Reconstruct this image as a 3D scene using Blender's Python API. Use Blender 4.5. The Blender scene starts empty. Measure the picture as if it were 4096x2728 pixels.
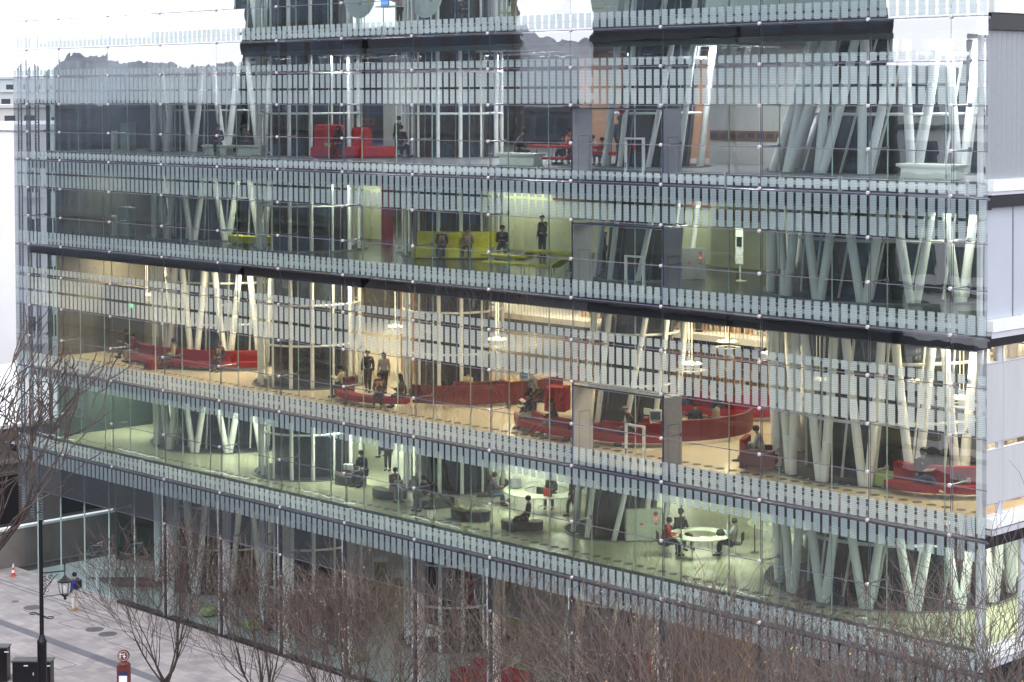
import bpy, bmesh, math, random
from mathutils import Vector, Matrix
random.seed(7)
PI = math.pi
S = bpy.context.scene
COL = S.collection

# ------------------------------------------------------------------ camera
CAM = Vector((81.74, -49.64, 23.25))
cr = Vector((0.69692276, 0.71713676, -0.00367974)); cu = Vector((-0.01956421, 0.02414143, 0.9995171)); cf = Vector((-0.71687928, 0.69651422, -0.03085492))
cd = bpy.data.cameras.new('camera'); cam = bpy.data.objects.new('camera', cd); COL.objects.link(cam)
M = Matrix((cr, cu, -cf)).transposed().to_4x4(); M.translation = CAM
cam.matrix_world = M
cd.sensor_width = 36; cd.lens = 7900 / 4096 * 36
cd.shift_y = -0.18115
cd.clip_start = 0.5; cd.clip_end = 3000
S.camera = cam

# ------------------------------------------------------------------ sky, sun, exposure (overcast winter day)
w = bpy.data.worlds.new('World'); S.world = w; w.use_nodes = True
nt = w.node_tree; bg = nt.nodes['Background']
sky = nt.nodes.new('ShaderNodeTexSky'); sky.sky_type = 'NISHITA'; sky.sun_disc = False
sky.sun_elevation = math.radians(34); sky.sun_rotation = math.radians(175)
sky.air_density = 1.0; sky.dust_density = 2.0; sky.ozone_density = 1.0
hs = nt.nodes.new('ShaderNodeHueSaturation'); hs.inputs['Saturation'].default_value = 0.22
nt.links.new(sky.outputs[0], hs.inputs['Color']); 
ov = nt.nodes.new('ShaderNodeMix'); ov.data_type = 'RGBA'; ov.inputs['Factor'].default_value = .7; ov.inputs['B'].default_value = (6.6, 6.8, 7.2, 1)   # cloud deck
nt.links.new(hs.outputs[0], ov.inputs['A']); nt.links.new(ov.outputs['Result'], bg.inputs['Color'])
bg.inputs['Strength'].default_value = 0.15
sd = bpy.data.lights.new('sun', 'SUN'); sd.energy = 0.6; sd.angle = math.radians(25); sd.color = (1, .97, .93)
so = bpy.data.objects.new('sun', sd); COL.objects.link(so)
so.rotation_euler = (math.radians(56), 0, math.radians(-5))
S.view_settings.view_transform = 'Standard'; S.view_settings.look = 'None'
S.view_settings.exposure = 1.38; S.view_settings.gamma = 1
S.render.engine = 'CYCLES'
S.cycles.max_bounces = 10; S.cycles.transparent_max_bounces = 40; S.cycles.glossy_bounces = 4
S.cycles.diffuse_bounces = 4; S.cycles.sample_clamp_indirect = 6

# ------------------------------------------------------------------ materials
def newmat(name):
    m = bpy.data.materials.new(name); m.use_nodes = True
    n = m.node_tree; n.nodes.clear()
    o = n.nodes.new('ShaderNodeOutputMaterial')
    return m, n, o
def N(n, t, **k):
    x = n.nodes.new(t)
    for a, b in k.items(): setattr(x, a, b)
    return x
def math_(n, op, a, b=None, c=None):
    x = n.nodes.new('ShaderNodeMath'); x.operation = op
    for i, v in enumerate((a, b, c)):
        if v is None: continue
        if isinstance(v, (int, float)): x.inputs[i].default_value = v
        else: n.links.new(v, x.inputs[i])
    return x.outputs[0]
MC = {}
def plain(name, col, rough=.6, metal=0, var=.12, scale=6, bump=0, spec=.4, stretch=None):
    """principled with uneven colour so that no surface is flat"""
    if name in MC: return MC[name]
    m, n, o = newmat(name)
    b = N(n, 'ShaderNodeBsdfPrincipled')
    tc = N(n, 'ShaderNodeTexCoord'); nz = N(n, 'ShaderNodeTexNoise'); nz.inputs['Scale'].default_value = scale; nz.inputs['Detail'].default_value = 6
    if stretch:
        mp = N(n, 'ShaderNodeMapping'); mp.inputs['Scale'].default_value = stretch
        n.links.new(tc.outputs['Object'], mp.inputs[0]); n.links.new(mp.outputs[0], nz.inputs['Vector'])
    else: n.links.new(tc.outputs['Object'], nz.inputs['Vector'])
    mx = N(n, 'ShaderNodeMix', data_type='RGBA')
    mx.inputs['A'].default_value = (*[c * (1 - var * 1.6) for c in col], 1); mx.inputs['B'].default_value = (*[min(1, c * (1 + var * 1.6)) for c in col], 1)
    n.links.new(nz.outputs['Fac'], mx.inputs['Factor']); n.links.new(mx.outputs['Result'], b.inputs['Base Color'])
    b.inputs['Roughness'].default_value = rough; b.inputs['Metallic'].default_value = metal; b.inputs['Specular IOR Level'].default_value = spec
    if bump:
        bp = N(n, 'ShaderNodeBump'); bp.inputs['Strength'].default_value = bump; bp.inputs['Distance'].default_value = .02
        n.links.new(nz.outputs['Fac'], bp.inputs['Height']); n.links.new(bp.outputs[0], b.inputs['Normal'])
    n.links.new(b.outputs[0], o.inputs[0]); MC[name] = m
    return m
def emit(name, col, st):
    if name in MC: return MC[name]
    m, n, o = newmat(name); e = N(n, 'ShaderNodeEmission'); e.inputs[0].default_value = (*col, 1); e.inputs[1].default_value = st
    n.links.new(e.outputs[0], o.inputs[0]); MC[name] = m
    return m
def glass(name, tint=(.90, .955, .965), refl=3.7, ior=1.9, ranges=(), wav=.022, alpha=None, stripes=26):
    """architectural glass: tinted see-through + mirror by Fresnel; white printed frit blocks where UV says so"""
    m, n, o = newmat(name)
    tr = N(n, 'ShaderNodeBsdfTransparent'); tr.inputs[0].default_value = (*tint, 1)
    gl = N(n, 'ShaderNodeBsdfGlossy'); gl.inputs['Roughness'].default_value = .0; gl.inputs['Color'].default_value = (.93, .95, 1, 1)
    fr = N(n, 'ShaderNodeFresnel'); fr.inputs['IOR'].default_value = ior
    fac = math_(n, 'MINIMUM', math_(n, 'MULTIPLY', fr.outputs[0], refl), .95)
    tc = N(n, 'ShaderNodeTexCoord')
    nz = N(n, 'ShaderNodeTexNoise'); nz.inputs['Scale'].default_value = .8; nz.inputs['Detail'].default_value = 2
    n.links.new(tc.outputs['Object'], nz.inputs['Vector'])
    bp = N(n, 'ShaderNodeBump'); bp.inputs['Strength'].default_value = wav; bp.inputs['Distance'].default_value = .1
    n.links.new(nz.outputs['Fac'], bp.inputs['Height']); n.links.new(bp.outputs[0], gl.inputs['Normal'])
    mx = N(n, 'ShaderNodeMixShader'); n.links.new(fac, mx.inputs[0]); n.links.new(tr.outputs[0], mx.inputs[1]); n.links.new(gl.outputs[0], mx.inputs[2])
    out = mx.outputs[0]
    # faint water marks and dust on the pane
    nd = N(n, 'ShaderNodeTexNoise'); nd.inputs['Scale'].default_value = 1.1; nd.inputs['Detail'].default_value = 8; nd.inputs['Roughness'].default_value = .7
    mp = N(n, 'ShaderNodeMapping'); mp.inputs['Scale'].default_value = (1, 1, .35); mp.inputs['Rotation'].default_value = (0, .5, 0)
    n.links.new(tc.outputs['Object'], mp.inputs[0]); n.links.new(mp.outputs[0], nd.inputs['Vector'])
    dust = math_(n, 'MULTIPLY', math_(n, 'POWER', nd.outputs['Fac'], 3.0), .07)
    dd_ = N(n, 'ShaderNodeBsdfDiffuse'); dd_.inputs[0].default_value = (.31, .385, .43, 1)
    tl = N(n, 'ShaderNodeBsdfTranslucent'); tl.inputs[0].default_value = (.62, .64, .64, 1)
    df = N(n, 'ShaderNodeMixShader'); df.inputs[0].default_value = .38; n.links.new(dd_.outputs[0], df.inputs[1]); n.links.new(tl.outputs[0], df.inputs[2])
    if ranges:
        uv = N(n, 'ShaderNodeUVMap'); sp = N(n, 'ShaderNodeSeparateXYZ'); n.links.new(uv.outputs[0], sp.inputs[0])
        u = math_(n, 'FRACT', math_(n, 'MULTIPLY', sp.outputs[0], 12.0))
        um = math_(n, 'MULTIPLY', math_(n, 'GREATER_THAN', u, .15), math_(n, 'LESS_THAN', u, .87))
        vm = None
        for a, b in ranges:
            q = math_(n, 'MULTIPLY', math_(n, 'GREATER_THAN', sp.outputs[1], a), math_(n, 'LESS_THAN', sp.outputs[1], b))
            vm = q if vm is None else math_(n, 'MAXIMUM', vm, q)
        st = math_(n, 'LESS_THAN', math_(n, 'FRACT', math_(n, 'MULTIPLY', sp.outputs[1], float(stripes))), .56)
        mask = math_(n, 'MULTIPLY', math_(n, 'MULTIPLY', um, vm), math_(n, 'ADD', math_(n, 'MULTIPLY', st, .26), .50))
        dust = math_(n, 'MAXIMUM', dust, mask)
    m2 = N(n, 'ShaderNodeMixShader'); n.links.new(dust, m2.inputs[0]); n.links.new(out, m2.inputs[1]); n.links.new(df.outputs[0], m2.inputs[2])
    n.links.new(m2.outputs[0], o.inputs[0]); MC[name] = m
    return m
STEEL_DK = plain('black_steel', (.018, .018, .025), .35, .3, .2, 3)
STEEL = plain('grey_steel', (.30, .29, .34), .35, .7, .1)
CHROME = plain('chrome', (.65, .66, .68), .2, 1, .05)
WHITE = plain('white_paint', (.78, .79, .80), .45, 0, .04, 2)
PIPE = plain('white_pipe_paint', (.76, .77, .78), .4, 0, .06, 1.5)
ALU = plain('aluminium', (.62, .64, .68), .35, .5, .06, 2)
LILAC = plain('grey_panel', (.60, .59, .66), .5, .2, .08, 3)
FIN = plain('pale_glass_edge', (.46, .58, .57), .2, 0, .06)
BLKGAP = plain('dark_gap', (.02, .02, .025), .8)
CONC = plain('concrete', (.20, .18, .175), .85, 0, .2, 1.2, .3)
RED = plain('red_upholstery', (.25, .014, .017), .8, 0, .22, 5, .25, spec=.2)
DRED = plain('dark_red_panel', (.125, .015, .018), .5, 0, .22, 2)
YEL = plain('yellow_green_upholstery', (.62, .58, .05), .8, 0, .22, 4, .25, spec=.2)
BROWN = plain('dark_brown_leather', (.055, .045, .042), .5, 0, .2, 4)
WOODLT = plain('orange_wood', (.46, .26, .13), .5, 0, .18, 2, stretch=(6, 6, .6))
TABLE = plain('cream_tabletop', (.62, .66, .52), .35, 0, .05)
FLOOR_M = plain('cream_floor', (.66, .59, .47), .22, 0, .08, .8, spec=.5)
FLOOR_O = plain('pale_green_floor', (.44, .45, .32), .24, 0, .1, .8, spec=.6)
FLOOR_I = plain('dark_wood_floor', (.045, .042, .03), .22, 0, .25, 3, stretch=(.5, 6, 1))
FLOOR_F = plain('grey_floor', (.20, .20, .22), .3, 0, .12, 1)
FLOOR_G = plain('pale_entrance_floor', (.34, .38, .39), .3, 0, .12, 1.2)
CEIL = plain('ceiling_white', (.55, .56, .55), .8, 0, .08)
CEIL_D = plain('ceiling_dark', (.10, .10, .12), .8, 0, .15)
WALL_Y = plain('yellow_green_wall', (.56, .57, .40), .7, 0, .06, .6)
WALL_D = plain('dark_back_wall', (.05, .055, .06), .7, 0, .25, .5)
WALL_G = plain('light_grey_wall', (.50, .50, .50), .7, 0, .07, .5)

# ------------------------------------------------------------------ mesh helpers
class MB:
    def __init__(s): s.v = []; s.f = []; s.uv = None
    def box(s, x0, x1, y0, y1, z0, z1):
        b = len(s.v)
        s.v += [(x, y, z) for z in (z0, z1) for y in (y0, y1) for x in (x0, x1)]
        s.f += [tuple(b + i for i in q) for q in ((0, 2, 3, 1), (4, 5, 7, 6), (0, 1, 5, 4), (2, 6, 7, 3), (0, 4, 6, 2), (1, 3, 7, 5))]
        return s
    def obox(s, c, ax, sz):
        """oriented box: centre, x-axis angle, sizes"""
        b = len(s.v); ca, sa = math.cos(ax), math.sin(ax)
        for z in (-1, 1):
            for y in (-1, 1):
                for x in (-1, 1):
                    X, Y = x * sz[0] / 2, y * sz[1] / 2
                    s.v.append((c[0] + X * ca - Y * sa, c[1] + X * sa + Y * ca, c[2] + z * sz[2] / 2))
        s.f += [tuple(b + i for i in q) for q in ((0, 2, 3, 1), (4, 5, 7, 6), (0, 1, 5, 4), (2, 6, 7, 3), (0, 4, 6, 2), (1, 3, 7, 5))]
        return s
    def tube(s, pts, rs, n=8, cap=True):
        if isinstance(rs, (int, float)): rs = [rs] * len(pts)
        pts = [Vector(p) for p in pts]; base = len(s.v); ref = None
        for i, p in enumerate(pts):
            d = (pts[min(i + 1, len(pts) - 1)] - pts[max(i - 1, 0)])
            if d.length < 1e-9: d = Vector((0, 0, 1))
            d.normalize()
            if ref is None:
                ref = d.orthogonal().normalized()
            ref = (ref - d * ref.dot(d))
            if ref.length < 1e-6: ref = d.orthogonal()
            ref.normalize(); q = d.cross(ref)
            for k in range(n):
                a = 2 * PI * k / n
                s.v.append(tuple(p + (ref * math.cos(a) + q * math.sin(a)) * rs[i]))
        for i in range(len(pts) - 1):
            for k in range(n):
                a = base + i * n + k; b = base + i * n + (k + 1) % n
                s.f.append((a, b, b + n, a + n))
        if cap and n > 2:
            s.f.append(tuple(base + k for k in range(n))[::-1]); e = base + (len(pts) - 1) * n
            s.f.append(tuple(e + k for k in range(n)))
        return s
    def disc(s, c, r, n=20, ax=None, th=.01):
        ax = ax or Vector((0, 0, 1)); c = Vector(c)
        return s.tube([c - ax * th / 2, c + ax * th / 2], r, n)
    def ring(s, c, r, t, n=32, m=6, z=None):
        """torus lying flat"""
        b = len(s.v); c = Vector(c)
        for i in range(n):
            a = 2 * PI * i / n
            for k in range(m):
                q = 2 * PI * k / m
                s.v.append((c.x + (r + t * math.cos(q)) * math.cos(a), c.y + (r + t * math.cos(q)) * math.sin(a), c.z + t * math.sin(q)))
        for i in range(n):
            for k in range(m):
                s.f.append((b + i * m + k, b + ((i + 1) % n) * m + k, b + ((i + 1) % n) * m + (k + 1) % m, b + i * m + (k + 1) % m))
        return s
    def annulus(s, c, r0, r1, z0, z1, n=40, a0=0, a1=2 * PI):
        b = len(s.v); full = abs(a1 - a0 - 2 * PI) < 1e-6; k = n if full else n + 1
        for i in range(k):
            a = a0 + (a1 - a0) * i / n
            for r, z in ((r0, z0), (r1, z0), (r1, z1), (r0, z1)):
                s.v.append((c[0] + r * math.cos(a), c[1] + r * math.sin(a), z))
        for i in range(n):
            j = (i + 1) % k
            for q in range(4):
                s.f.append((b + i * 4 + q, b + j * 4 + q, b + j * 4 + (q + 1) % 4, b + i * 4 + (q + 1) % 4))
        if not full:
            s.f.append((b + 3, b + 2, b + 1, b)); e = b + n * 4; s.f.append((e, e + 1, e + 2, e + 3))
        return s
    def ribbon(s, pts, o0, o1, z0, z1, z1b=None):
        """prism along a plan polyline, from offset o0 to o1 (left of travel positive)"""
        pts = [Vector((p[0], p[1])) for p in pts]; b = len(s.v)
        for i, p in enumerate(pts):
            d = (pts[min(i + 1, len(pts) - 1)] - pts[max(i - 1, 0)]).normalized(); nrm = Vector((-d.y, d.x))
            for o, z in ((o0, z0), (o1, z0), (o1, z1b or z1), (o0, z1)):
                q = p + nrm * o; s.v.append((q.x, q.y, z))
        m = len(pts)
        for i in range(m - 1):
            for q in range(4): s.f.append((b + i * 4 + q, b + i * 4 + 4 + q, b + i * 4 + 4 + (q + 1) % 4, b + i * 4 + (q + 1) % 4))
        s.f.append((b + 3, b + 2, b + 1, b)); e = b + (m - 1) * 4; s.f.append((e, e + 1, e + 2, e + 3))
        return s
    def lathe(s, c, prof, n=16):
        b = len(s.v)
        for r, z in prof:
            for k in range(n):
                a = 2 * PI * k / n; s.v.append((c[0] + r * math.cos(a), c[1] + r * math.sin(a), c[2] + z))
        for i in range(len(prof) - 1):
            for k in range(n): s.f.append((b + i * n + k, b + i * n + (k + 1) % n, b + (i + 1) * n + (k + 1) % n, b + (i + 1) * n + k))
        s.f.append(tuple(b + k for k in range(n))[::-1]); e = b + (len(prof) - 1) * n; s.f.append(tuple(e + k for k in range(n)))
        return s
    def poly(s, pts):
        b = len(s.v); s.v += [tuple(p) for p in pts]; s.f.append(tuple(range(b, b + len(pts)))); return s
    def build(s, name, m, parent=None, smooth=False, bevel=0, fix=True):
        me = bpy.data.meshes.new(name); me.from_pydata(s.v, [], s.f)
        if fix:
            bm = bmesh.new(); bm.from_mesh(me); bmesh.ops.recalc_face_normals(bm, faces=bm.faces)
            bm.to_mesh(me); bm.free()
        me.materials.append(m)
        o = bpy.data.objects.new(name, me); COL.objects.link(o)
        if smooth:
            for p in me.polygons: p.use_smooth = True
            try: me.set_sharp_from_angle(angle=math.radians(40))
            except Exception: pass
        if bevel:
            bv = o.modifiers.new('bevel', 'BEVEL'); bv.width = bevel; bv.segments = 2; bv.limit_method = 'ANGLE'
        if parent: o.parent = parent
        return o
def empty(name, label=None, cat=None, loc=(0, 0, 0), rz=0, group=None, parent=None):
    o = bpy.data.objects.new(name, None); COL.objects.link(o); o.location = loc; o.rotation_euler = (0, 0, rz); o.empty_display_size = .2
    if label: o['label'] = label
    if cat: o['category'] = cat
    if group: o['group'] = group
    if parent: o.parent = parent
    return o
def tag(o, label, cat, group=None):
    o['label'] = label; o['category'] = cat
    if group: o['group'] = group
    return o
def struct(o): o['kind'] = 'structure'; return o
def kids(o): return [c for c in COL.objects if c.parent == o]
def copy_tree(o, parent=None, ch=None):
    c = o.copy(); COL.objects.link(c); c.parent = parent
    for k in (ch if ch is not None else list(o.children)): copy_tree(k, c)
    return c
def smooth_path(pts, n=6):
    out = []
    P = [Vector(p) for p in pts]
    for i in range(len(P) - 1):
        p0, p1, p2, p3 = P[max(i - 1, 0)], P[i], P[i + 1], P[min(i + 2, len(P) - 1)]
        for k in range(n):
            t = k / n
            out.append(.5 * ((2 * p1) + (-p0 + p2) * t + (2 * p0 - 5 * p1 + 4 * p2 - p3) * t * t + (-p0 + 3 * p1 - 3 * p2 + p3) * t ** 3))
    out.append(P[-1]); return out

# ------------------------------------------------------------------ levels
W = 4.2
ROW = {'A': 26.884, 'B': 25.487, 'C': 24.182, 'D': 22.868, 'E': 21.544, 'F': 20.218, 'G': 18.856, 'H': 17.487, 'I': 16.117, 'J': 14.64,
       'K': 13.158, 'L': 11.675, 'M': 10.193, 'N': 8.21, 'O': 6.231, 'P': 4.246, 'X': 28.28, 'Y': 29.7}
ORD = 'YXABCDEFGHIJKLMNOP'
FL = {'B': 25.89, 'F': 20.62, 'I': 16.52, 'M': 10.6, 'O': 6.65, 'G': 0.0}     # floor surfaces
STOR = [('G', 'O'), ('O', 'M'), ('M', 'I'), ('I', 'F'), ('F', 'B'), ('B', None)]
XL, XR = -4.18, 50.4

# ------------------------------------------------------------------ the glass building
B_ = empty('glass_building', 'large glass library building with double glass facade and white tube columns', 'building')
# outer skin: one pane per module and row
FR = {'YX': (), 'XA': (), 'AB': ((.05, .42),), 'BC': ((.04, .24),), 'CD': ((.04, .44), (.51, .93)), 'DE': (), 'EF': ((.05, .28),), 'FG': ((.05, .47), (.54, .95)),
      'GH': (), 'HI': ((.05, .47),), 'IJ': ((.06, .25),), 'JK': ((.05, .47), (.55, .95)), 'KL': (), 'LM': ((.05, .47),), 'MN': ((.67, .96),),
      'NO': ((.04, .31),), 'OP': ((.64, .95),)}
GM = {}
def gmat(key):
    r = FR[key]
    if r not in GM:
        GM[r] = glass('outer_glass_%d' % len(GM), ranges=r, stripes=38 if key in ('MN', 'NO', 'OP') else 26)
    return GM[r]
cols = [(XL, -2.92)] + [(-2.92, 0)] + [(W * i, W * (i + 1)) for i in range(11)] + [(46.2, 49.14), (49.14, XR)]
panes = []
for i in range(len(ORD) - 1):
    a, b = ORD[i], ORD[i + 1]
    for ci, (x0, x1) in enumerate(cols):
        if (a + b) == 'OP' and False: continue
        panes.append((a + b, ci, x0, x1, ROW[b], ROW[a]))
# the door box bays have clear panes too; the nearest hundred are parts of their own
cx_, cy_ = CAM.x, CAM.y
panes.sort(key=lambda p: -((p[3] - p[2]) * (p[5] - p[4])) / ((p[2] - cx_) ** 2 + cy_ ** 2) ** 1.0)
rnd = random.Random(3)
def pane_verts(x0, x1, z0, z1):
    tx = rnd.uniform(-.003, .003); tz = rnd.uniform(-.003, .003); g = .006
    xm, zm = (x0 + x1) / 2, (z0 + z1) / 2
    return [(x, (x - xm) * tx + (z - zm) * tz, z) for x, z in ((x0 + g, z0 + g), (x1 - g, z0 + g), (x1 - g, z1 - g), (x0 + g, z1 - g))]
def pane_uv(x0, x1):
    return (x0 / W, x1 / W)
rest = {}
for k, (key, ci, x0, x1, z0, z1) in enumerate(panes):
    vs = pane_verts(x0, x1, z0, z1); u0, u1 = pane_uv(x0, x1)
    uvs = [(u0, 0), (u1, 0), (u1, 1), (u0, 1)]
    if k < 100:
        me = bpy.data.meshes.new('glass_pane'); me.from_pydata(vs, [], [(0, 1, 2, 3)])
        uv = me.uv_layers.new(name='UVMap')
        for l, c in zip(uv.data, uvs): l.uv = c
        me.materials.append(gmat(key)); o = bpy.data.objects.new('glass_pane', me); COL.objects.link(o); o.parent = B_
    else: rest.setdefault(key, []).append((vs, uvs))
V, Fc, U, mi, mats = [], [], [], [], []
for key, l in rest.items():
    m = gmat(key)
    if m not in mats: mats.append(m)
    for vs, uvs in l:
        b = len(V); V += vs; Fc.append((b, b + 1, b + 2, b + 3)); U += uvs; mi.append(mats.index(m))
me = bpy.data.meshes.new('far_glass_panes'); me.from_pydata(V, [], Fc)
uv = me.uv_layers.new(name='UVMap')
for l, c in zip(uv.data, U): l.uv = c
for m in mats: me.materials.append(m)
for p, q in zip(me.polygons, mi): p.material_index = q
o = bpy.data.objects.new('far_glass_panes', me); COL.objects.link(o); o.parent = B_; o['kind'] = 'stuff'

# joints, tie rods, thick rails on slab rows, point fixings
NODEX = [-2.92] + [W * i for i in range(12)] + [49.14]
for r in ORD[1:-1] + 'P':
    z = ROW[r]; m = MB()
    m.box(XL, XR, -.008, .012, z - .012, z + .012)
    m.build('glass_joint', plain('joint_grey', (.10, .09, .13), .5), B_)
    if r in 'BFIMO':
        m = MB(); m.tube([(XL if r != 'O' else -5.4, .09, z - .06), (XR, .09, z - .06)], .035, 8); m.build('slab_rail', plain('lilac_rail', (.26, .25, .33), .3, .8), B_, True)
for x in NODEX:
    m = MB()
    for dx in (-.035, .035): m.tube([(x + dx, .10, ROW['P'] if 4 < x < 50 else ROW['O']), (x + dx, .10, 29.6)], .014, 6)
    m.build('tie_rod', plain('rod_steel', (.22, .22, .28), .35, .8), B_)
fix = []
for r in ORD[1:]:
    for x in NODEX:
        if r == 'P' and x < 4: continue
        fix.append((x, ROW[r], r))
fix.sort(key=lambda f: (f[0] - cx_) ** 2)
BOLT = plain('bolt_cap', (.46, .42, .43), .35, .4, .05)
def fixing(m, x, z, arm):
    m.lathe((0, 0, 0), [], 1) if False else None
    m.tube([(x, -.05, z), (x, -.035, z), (x, .0, z)], [.045, .062, .062], 14)
def arm_(m, x, z):
    m.tube([(x, .02, z), (x + .05, .5, z + .02), (x + .05, .95, z + .02)], [.018, .026, .022], 6)
    m.box(x + .0, x + .1, .9, .97, z - .05, z + .09)
stm, sta = MB(), MB()
for k, (x, z, r) in enumerate(fix):
    if k < 100:
        m = MB(); fixing(m, x, z, 0); o = m.build('point_fixing', BOLT, B_, True)
        if r not in 'BFIMO':
            m = MB(); arm_(m, x, z); m.build('bracket_arm', STEEL, o, True)
    else:
        fixing(stm, x, z, 0)
        if r not in 'BFIMO': arm_(sta, x, z)
o = stm.build('far_point_fixings', BOLT, B_); o['kind'] = 'stuff'
o2 = sta.build('far_bracket_arms', STEEL, o); 

# floors, slab edges, rails and vents
TUBES = {1: (4.2, 6.75, 3.6), 2: (13.2, 4.5, 2.25), 3: (19.9, 6.9, 2.1), 4: (32.0, 4.9, 1.8), 5: (42.75, 6.2, 4.0)}
BX0, BX1, BY1 = -2.7, 49.9, 27.0
fm = {'B': FLOOR_F, 'F': FLOOR_F, 'I': FLOOR_I, 'M': FLOOR_M, 'O': FLOOR_O}
for r in 'BFIMO':
    zr, zf = ROW[r], FL[r]
    m = MB(); m.box(BX0, BX1 - .35, 1.03, BY1, zf - .03, zf)
    fl = m.build('floor_deck', fm[r], B_)
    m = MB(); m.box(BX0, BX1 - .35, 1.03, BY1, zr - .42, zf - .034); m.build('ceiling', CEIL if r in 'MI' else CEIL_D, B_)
    m = MB(); m.box(-3.05 if r != 'O' else -5.4, BX1, .12, 1.0, zr - .42, zr - .06); m.build('slab_edge', STEEL_DK, B_)
    # grating behind the glass, light upstand, kick rails
    m = MB(); m.box(BX0, 49.45, .16, .98, zr - .055, zr - .03)
    m.build('maintenance_walkway', plain('walkway_grating', (.30, .31, .35), .6, .3, .1), B_)
    m = MB(); m.box(BX0, 49.4, .985, 1.02, zr - .02, zf - .02); m.build('slab_upstand', plain('upstand_grey', (.12, .14, .14), .5), B_)
    for x0, x1 in ((BX0, 33.6), (37.9, 49.35)):
        n = max(1, round((x1 - x0) / 2.1)); d = (x1 - x0) / n
        for i in range(n):
            m = MB(); a, b = x0 + i * d + .06, x0 + (i + 1) * d - .06
            m.box(a, b, .50, .53, zr + .14, zr + .29); m.tube([(a, .5, zr + .40), (b, .5, zr + .40)], .014, 6)
            o = m.build('guard_rail', WHITE, fl)
            m = MB(); m.box(b + .02, b + .10, .46, .60, zr - .03, zr + .46); m.build('rail_bracket', ALU, fl)
# ground interior floor
m = MB(); m.box(BX0 - 1, BX1, .3, BY1, -.06, .02); m.build('floor_deck', FLOOR_G, B_)
# floor vents near the glass (M and O)
VENT = plain('vent_grille', (.10, .08, .07), .7)
proto = None; vr = {'M': MB(), 'O': MB()}
for r in 'MO':
    zf = FL[r]
    for i in range(96):
        x = 49.0 - i * .525
        if i < 50:
            if proto is None:
                pm = MB(); pm.disc((0, 0, 0), .13, 18, None, .012); pm.lathe((0, 0, 0), [(.14, -.004), (.155, -.004), (.155, .004), (.14, .004)], 18)
                proto = pm.build('floor_vent', VENT, B_); proto.location = (x, 1.62, zf + .006)
            else:
                c = proto.copy(); COL.objects.link(c); c.location = (x, 1.62, zf + .006)
        else: vr[r].disc((x, 1.62, zf + .006), .13, 14, None, .012)
    o = vr[r].build('far_floor_vents', VENT, B_); o['kind'] = 'stuff'

# inner glazing per storey with pale glass fins
IG = glass('inner_glass', tint=(.90, .965, .95), refl=.75, ior=1.6, wav=.05)
STG = glass('street_glass', tint=(.80, .90, .915), refl=.40, ior=1.5, wav=.03)
def storey_glass(z0, z1, y, xa, xb, name='storey_glazing', pitch=2.1):
    m = MB(); m.poly([(xa, y, z0), (xb, y, z0), (xb, y, z1), (xa, y, z1)]); g = m.build(name, STG if name.startswith('street') else IG, B_, fix=False)
    x = math.ceil(xa / pitch) * pitch
    while x < xb:
        m = MB(); m.box(x - .010, x + .010, y + .0, y + .045, z0, z1); m.build('glass_fin', FIN, g)
        x += pitch
    m = MB(); m.box(xa, xb, y - .02, y + .06, z1 - .16, z1); m.build('head_channel', plain('green_grey_channel', (.16, .22, .21), .4, .3), g)
    return g
for a, b in (('O', 'M'), ('M', 'I'), ('I', 'F'), ('F', 'B')):
    z0, z1 = FL[a], ROW[b] - .42
    storey_glass(z0, z1, 1.0, BX0 + .1, 49.45)
    m = MB(); m.poly([(BX0 + .1, 1.0, z0), (BX0 + .1, 16, z0), (BX0 + .1, 16, z1), (BX0 + .1, 1.0, z1)]); m.build('west_glazing', IG, B_, fix=False)
storey_glass(FL['B'], 30, 1.0, BX0 + .1, 49.45)
# shop-front glass at street level with dark and light posts
g = storey_glass(.02, ROW['O'] - .42, .35, 6.3, 49.45, 'street_glazing', 4.2)
for i in range(2, 12):
    x = W * i + .05
    m = MB(); m.box(x - .16, x - .02, .05, .42, 0, ROW['O'] - .42); m.build('dark_post', STEEL_DK, B_)
    m = MB(); m.box(x + .04, x + .09, .05, .42, 0, ROW['O'] - .42); m.box(x - .23, x - .19, .0, .3, 0, ROW['O'] - .42); m.build('light_post', ALU, B_)
m = MB(); m.box(4.5, 49.6, .0, .34, -.02, .12); m.build('base_channel', STEEL_DK, B_)
m = MB(); m.box(27.5, 49.3, .5, 9.0, .022, .03); m.build('cafe_floor', plain('cafe_boards', (.36, .19, .085), .45, 0, .2, 2, stretch=(.5, 8, 1)), B_)
for key, z1, mt in (('O', 9.75, 'west_dark_green'), ('M', 15.65, 'west_brown'), ('I', 19.75, 'west_olive'), ('F', 25.05, 'west_blue_grey'), ('G', 5.8, 'west_ground')):
    c_ = {'west_dark_green': (.05, .075, .065), 'west_brown': (.12, .11, .085), 'west_olive': (.10, .10, .095), 'west_blue_grey': (.075, .09, .12), 'west_ground': (.055, .075, .08)}[mt]
    m = MB(); m.box(-2.56, -2.44, 1.3 if key != 'G' else 4.5, 24, FL[key], z1); m.build('west_wall', plain(mt, c_, .6, 0, .2, .6), B_)
# left end of the street level: glass screen with thin joints
for x in (-2.9, -.8, 1.3, 3.4, 5.5):
    m = MB(); m.box(x, x + .03, .30, .36, 0, 6); m.build('glass_fin', FIN, B_)
m = MB(); m.poly([(-4.2, .35, 0), (6.3, .35, 0), (6.3, .35, 6), (-4.2, .35, 6)]); m.build('street_screen', STG, B_, fix=False)
# corner trim
m = MB(); m.box(49.45, 49.58, .92, 1.06, 6.4, 30); m.build('corner_trim', WHITE, B_)
m = MB(); m.box(BX0, BX0 + .12, .9, 1.05, 6.4, ROW['B']); m.build('corner_post', plain('dark_green_post', (.05, .08, .08), .4), B_)
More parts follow.
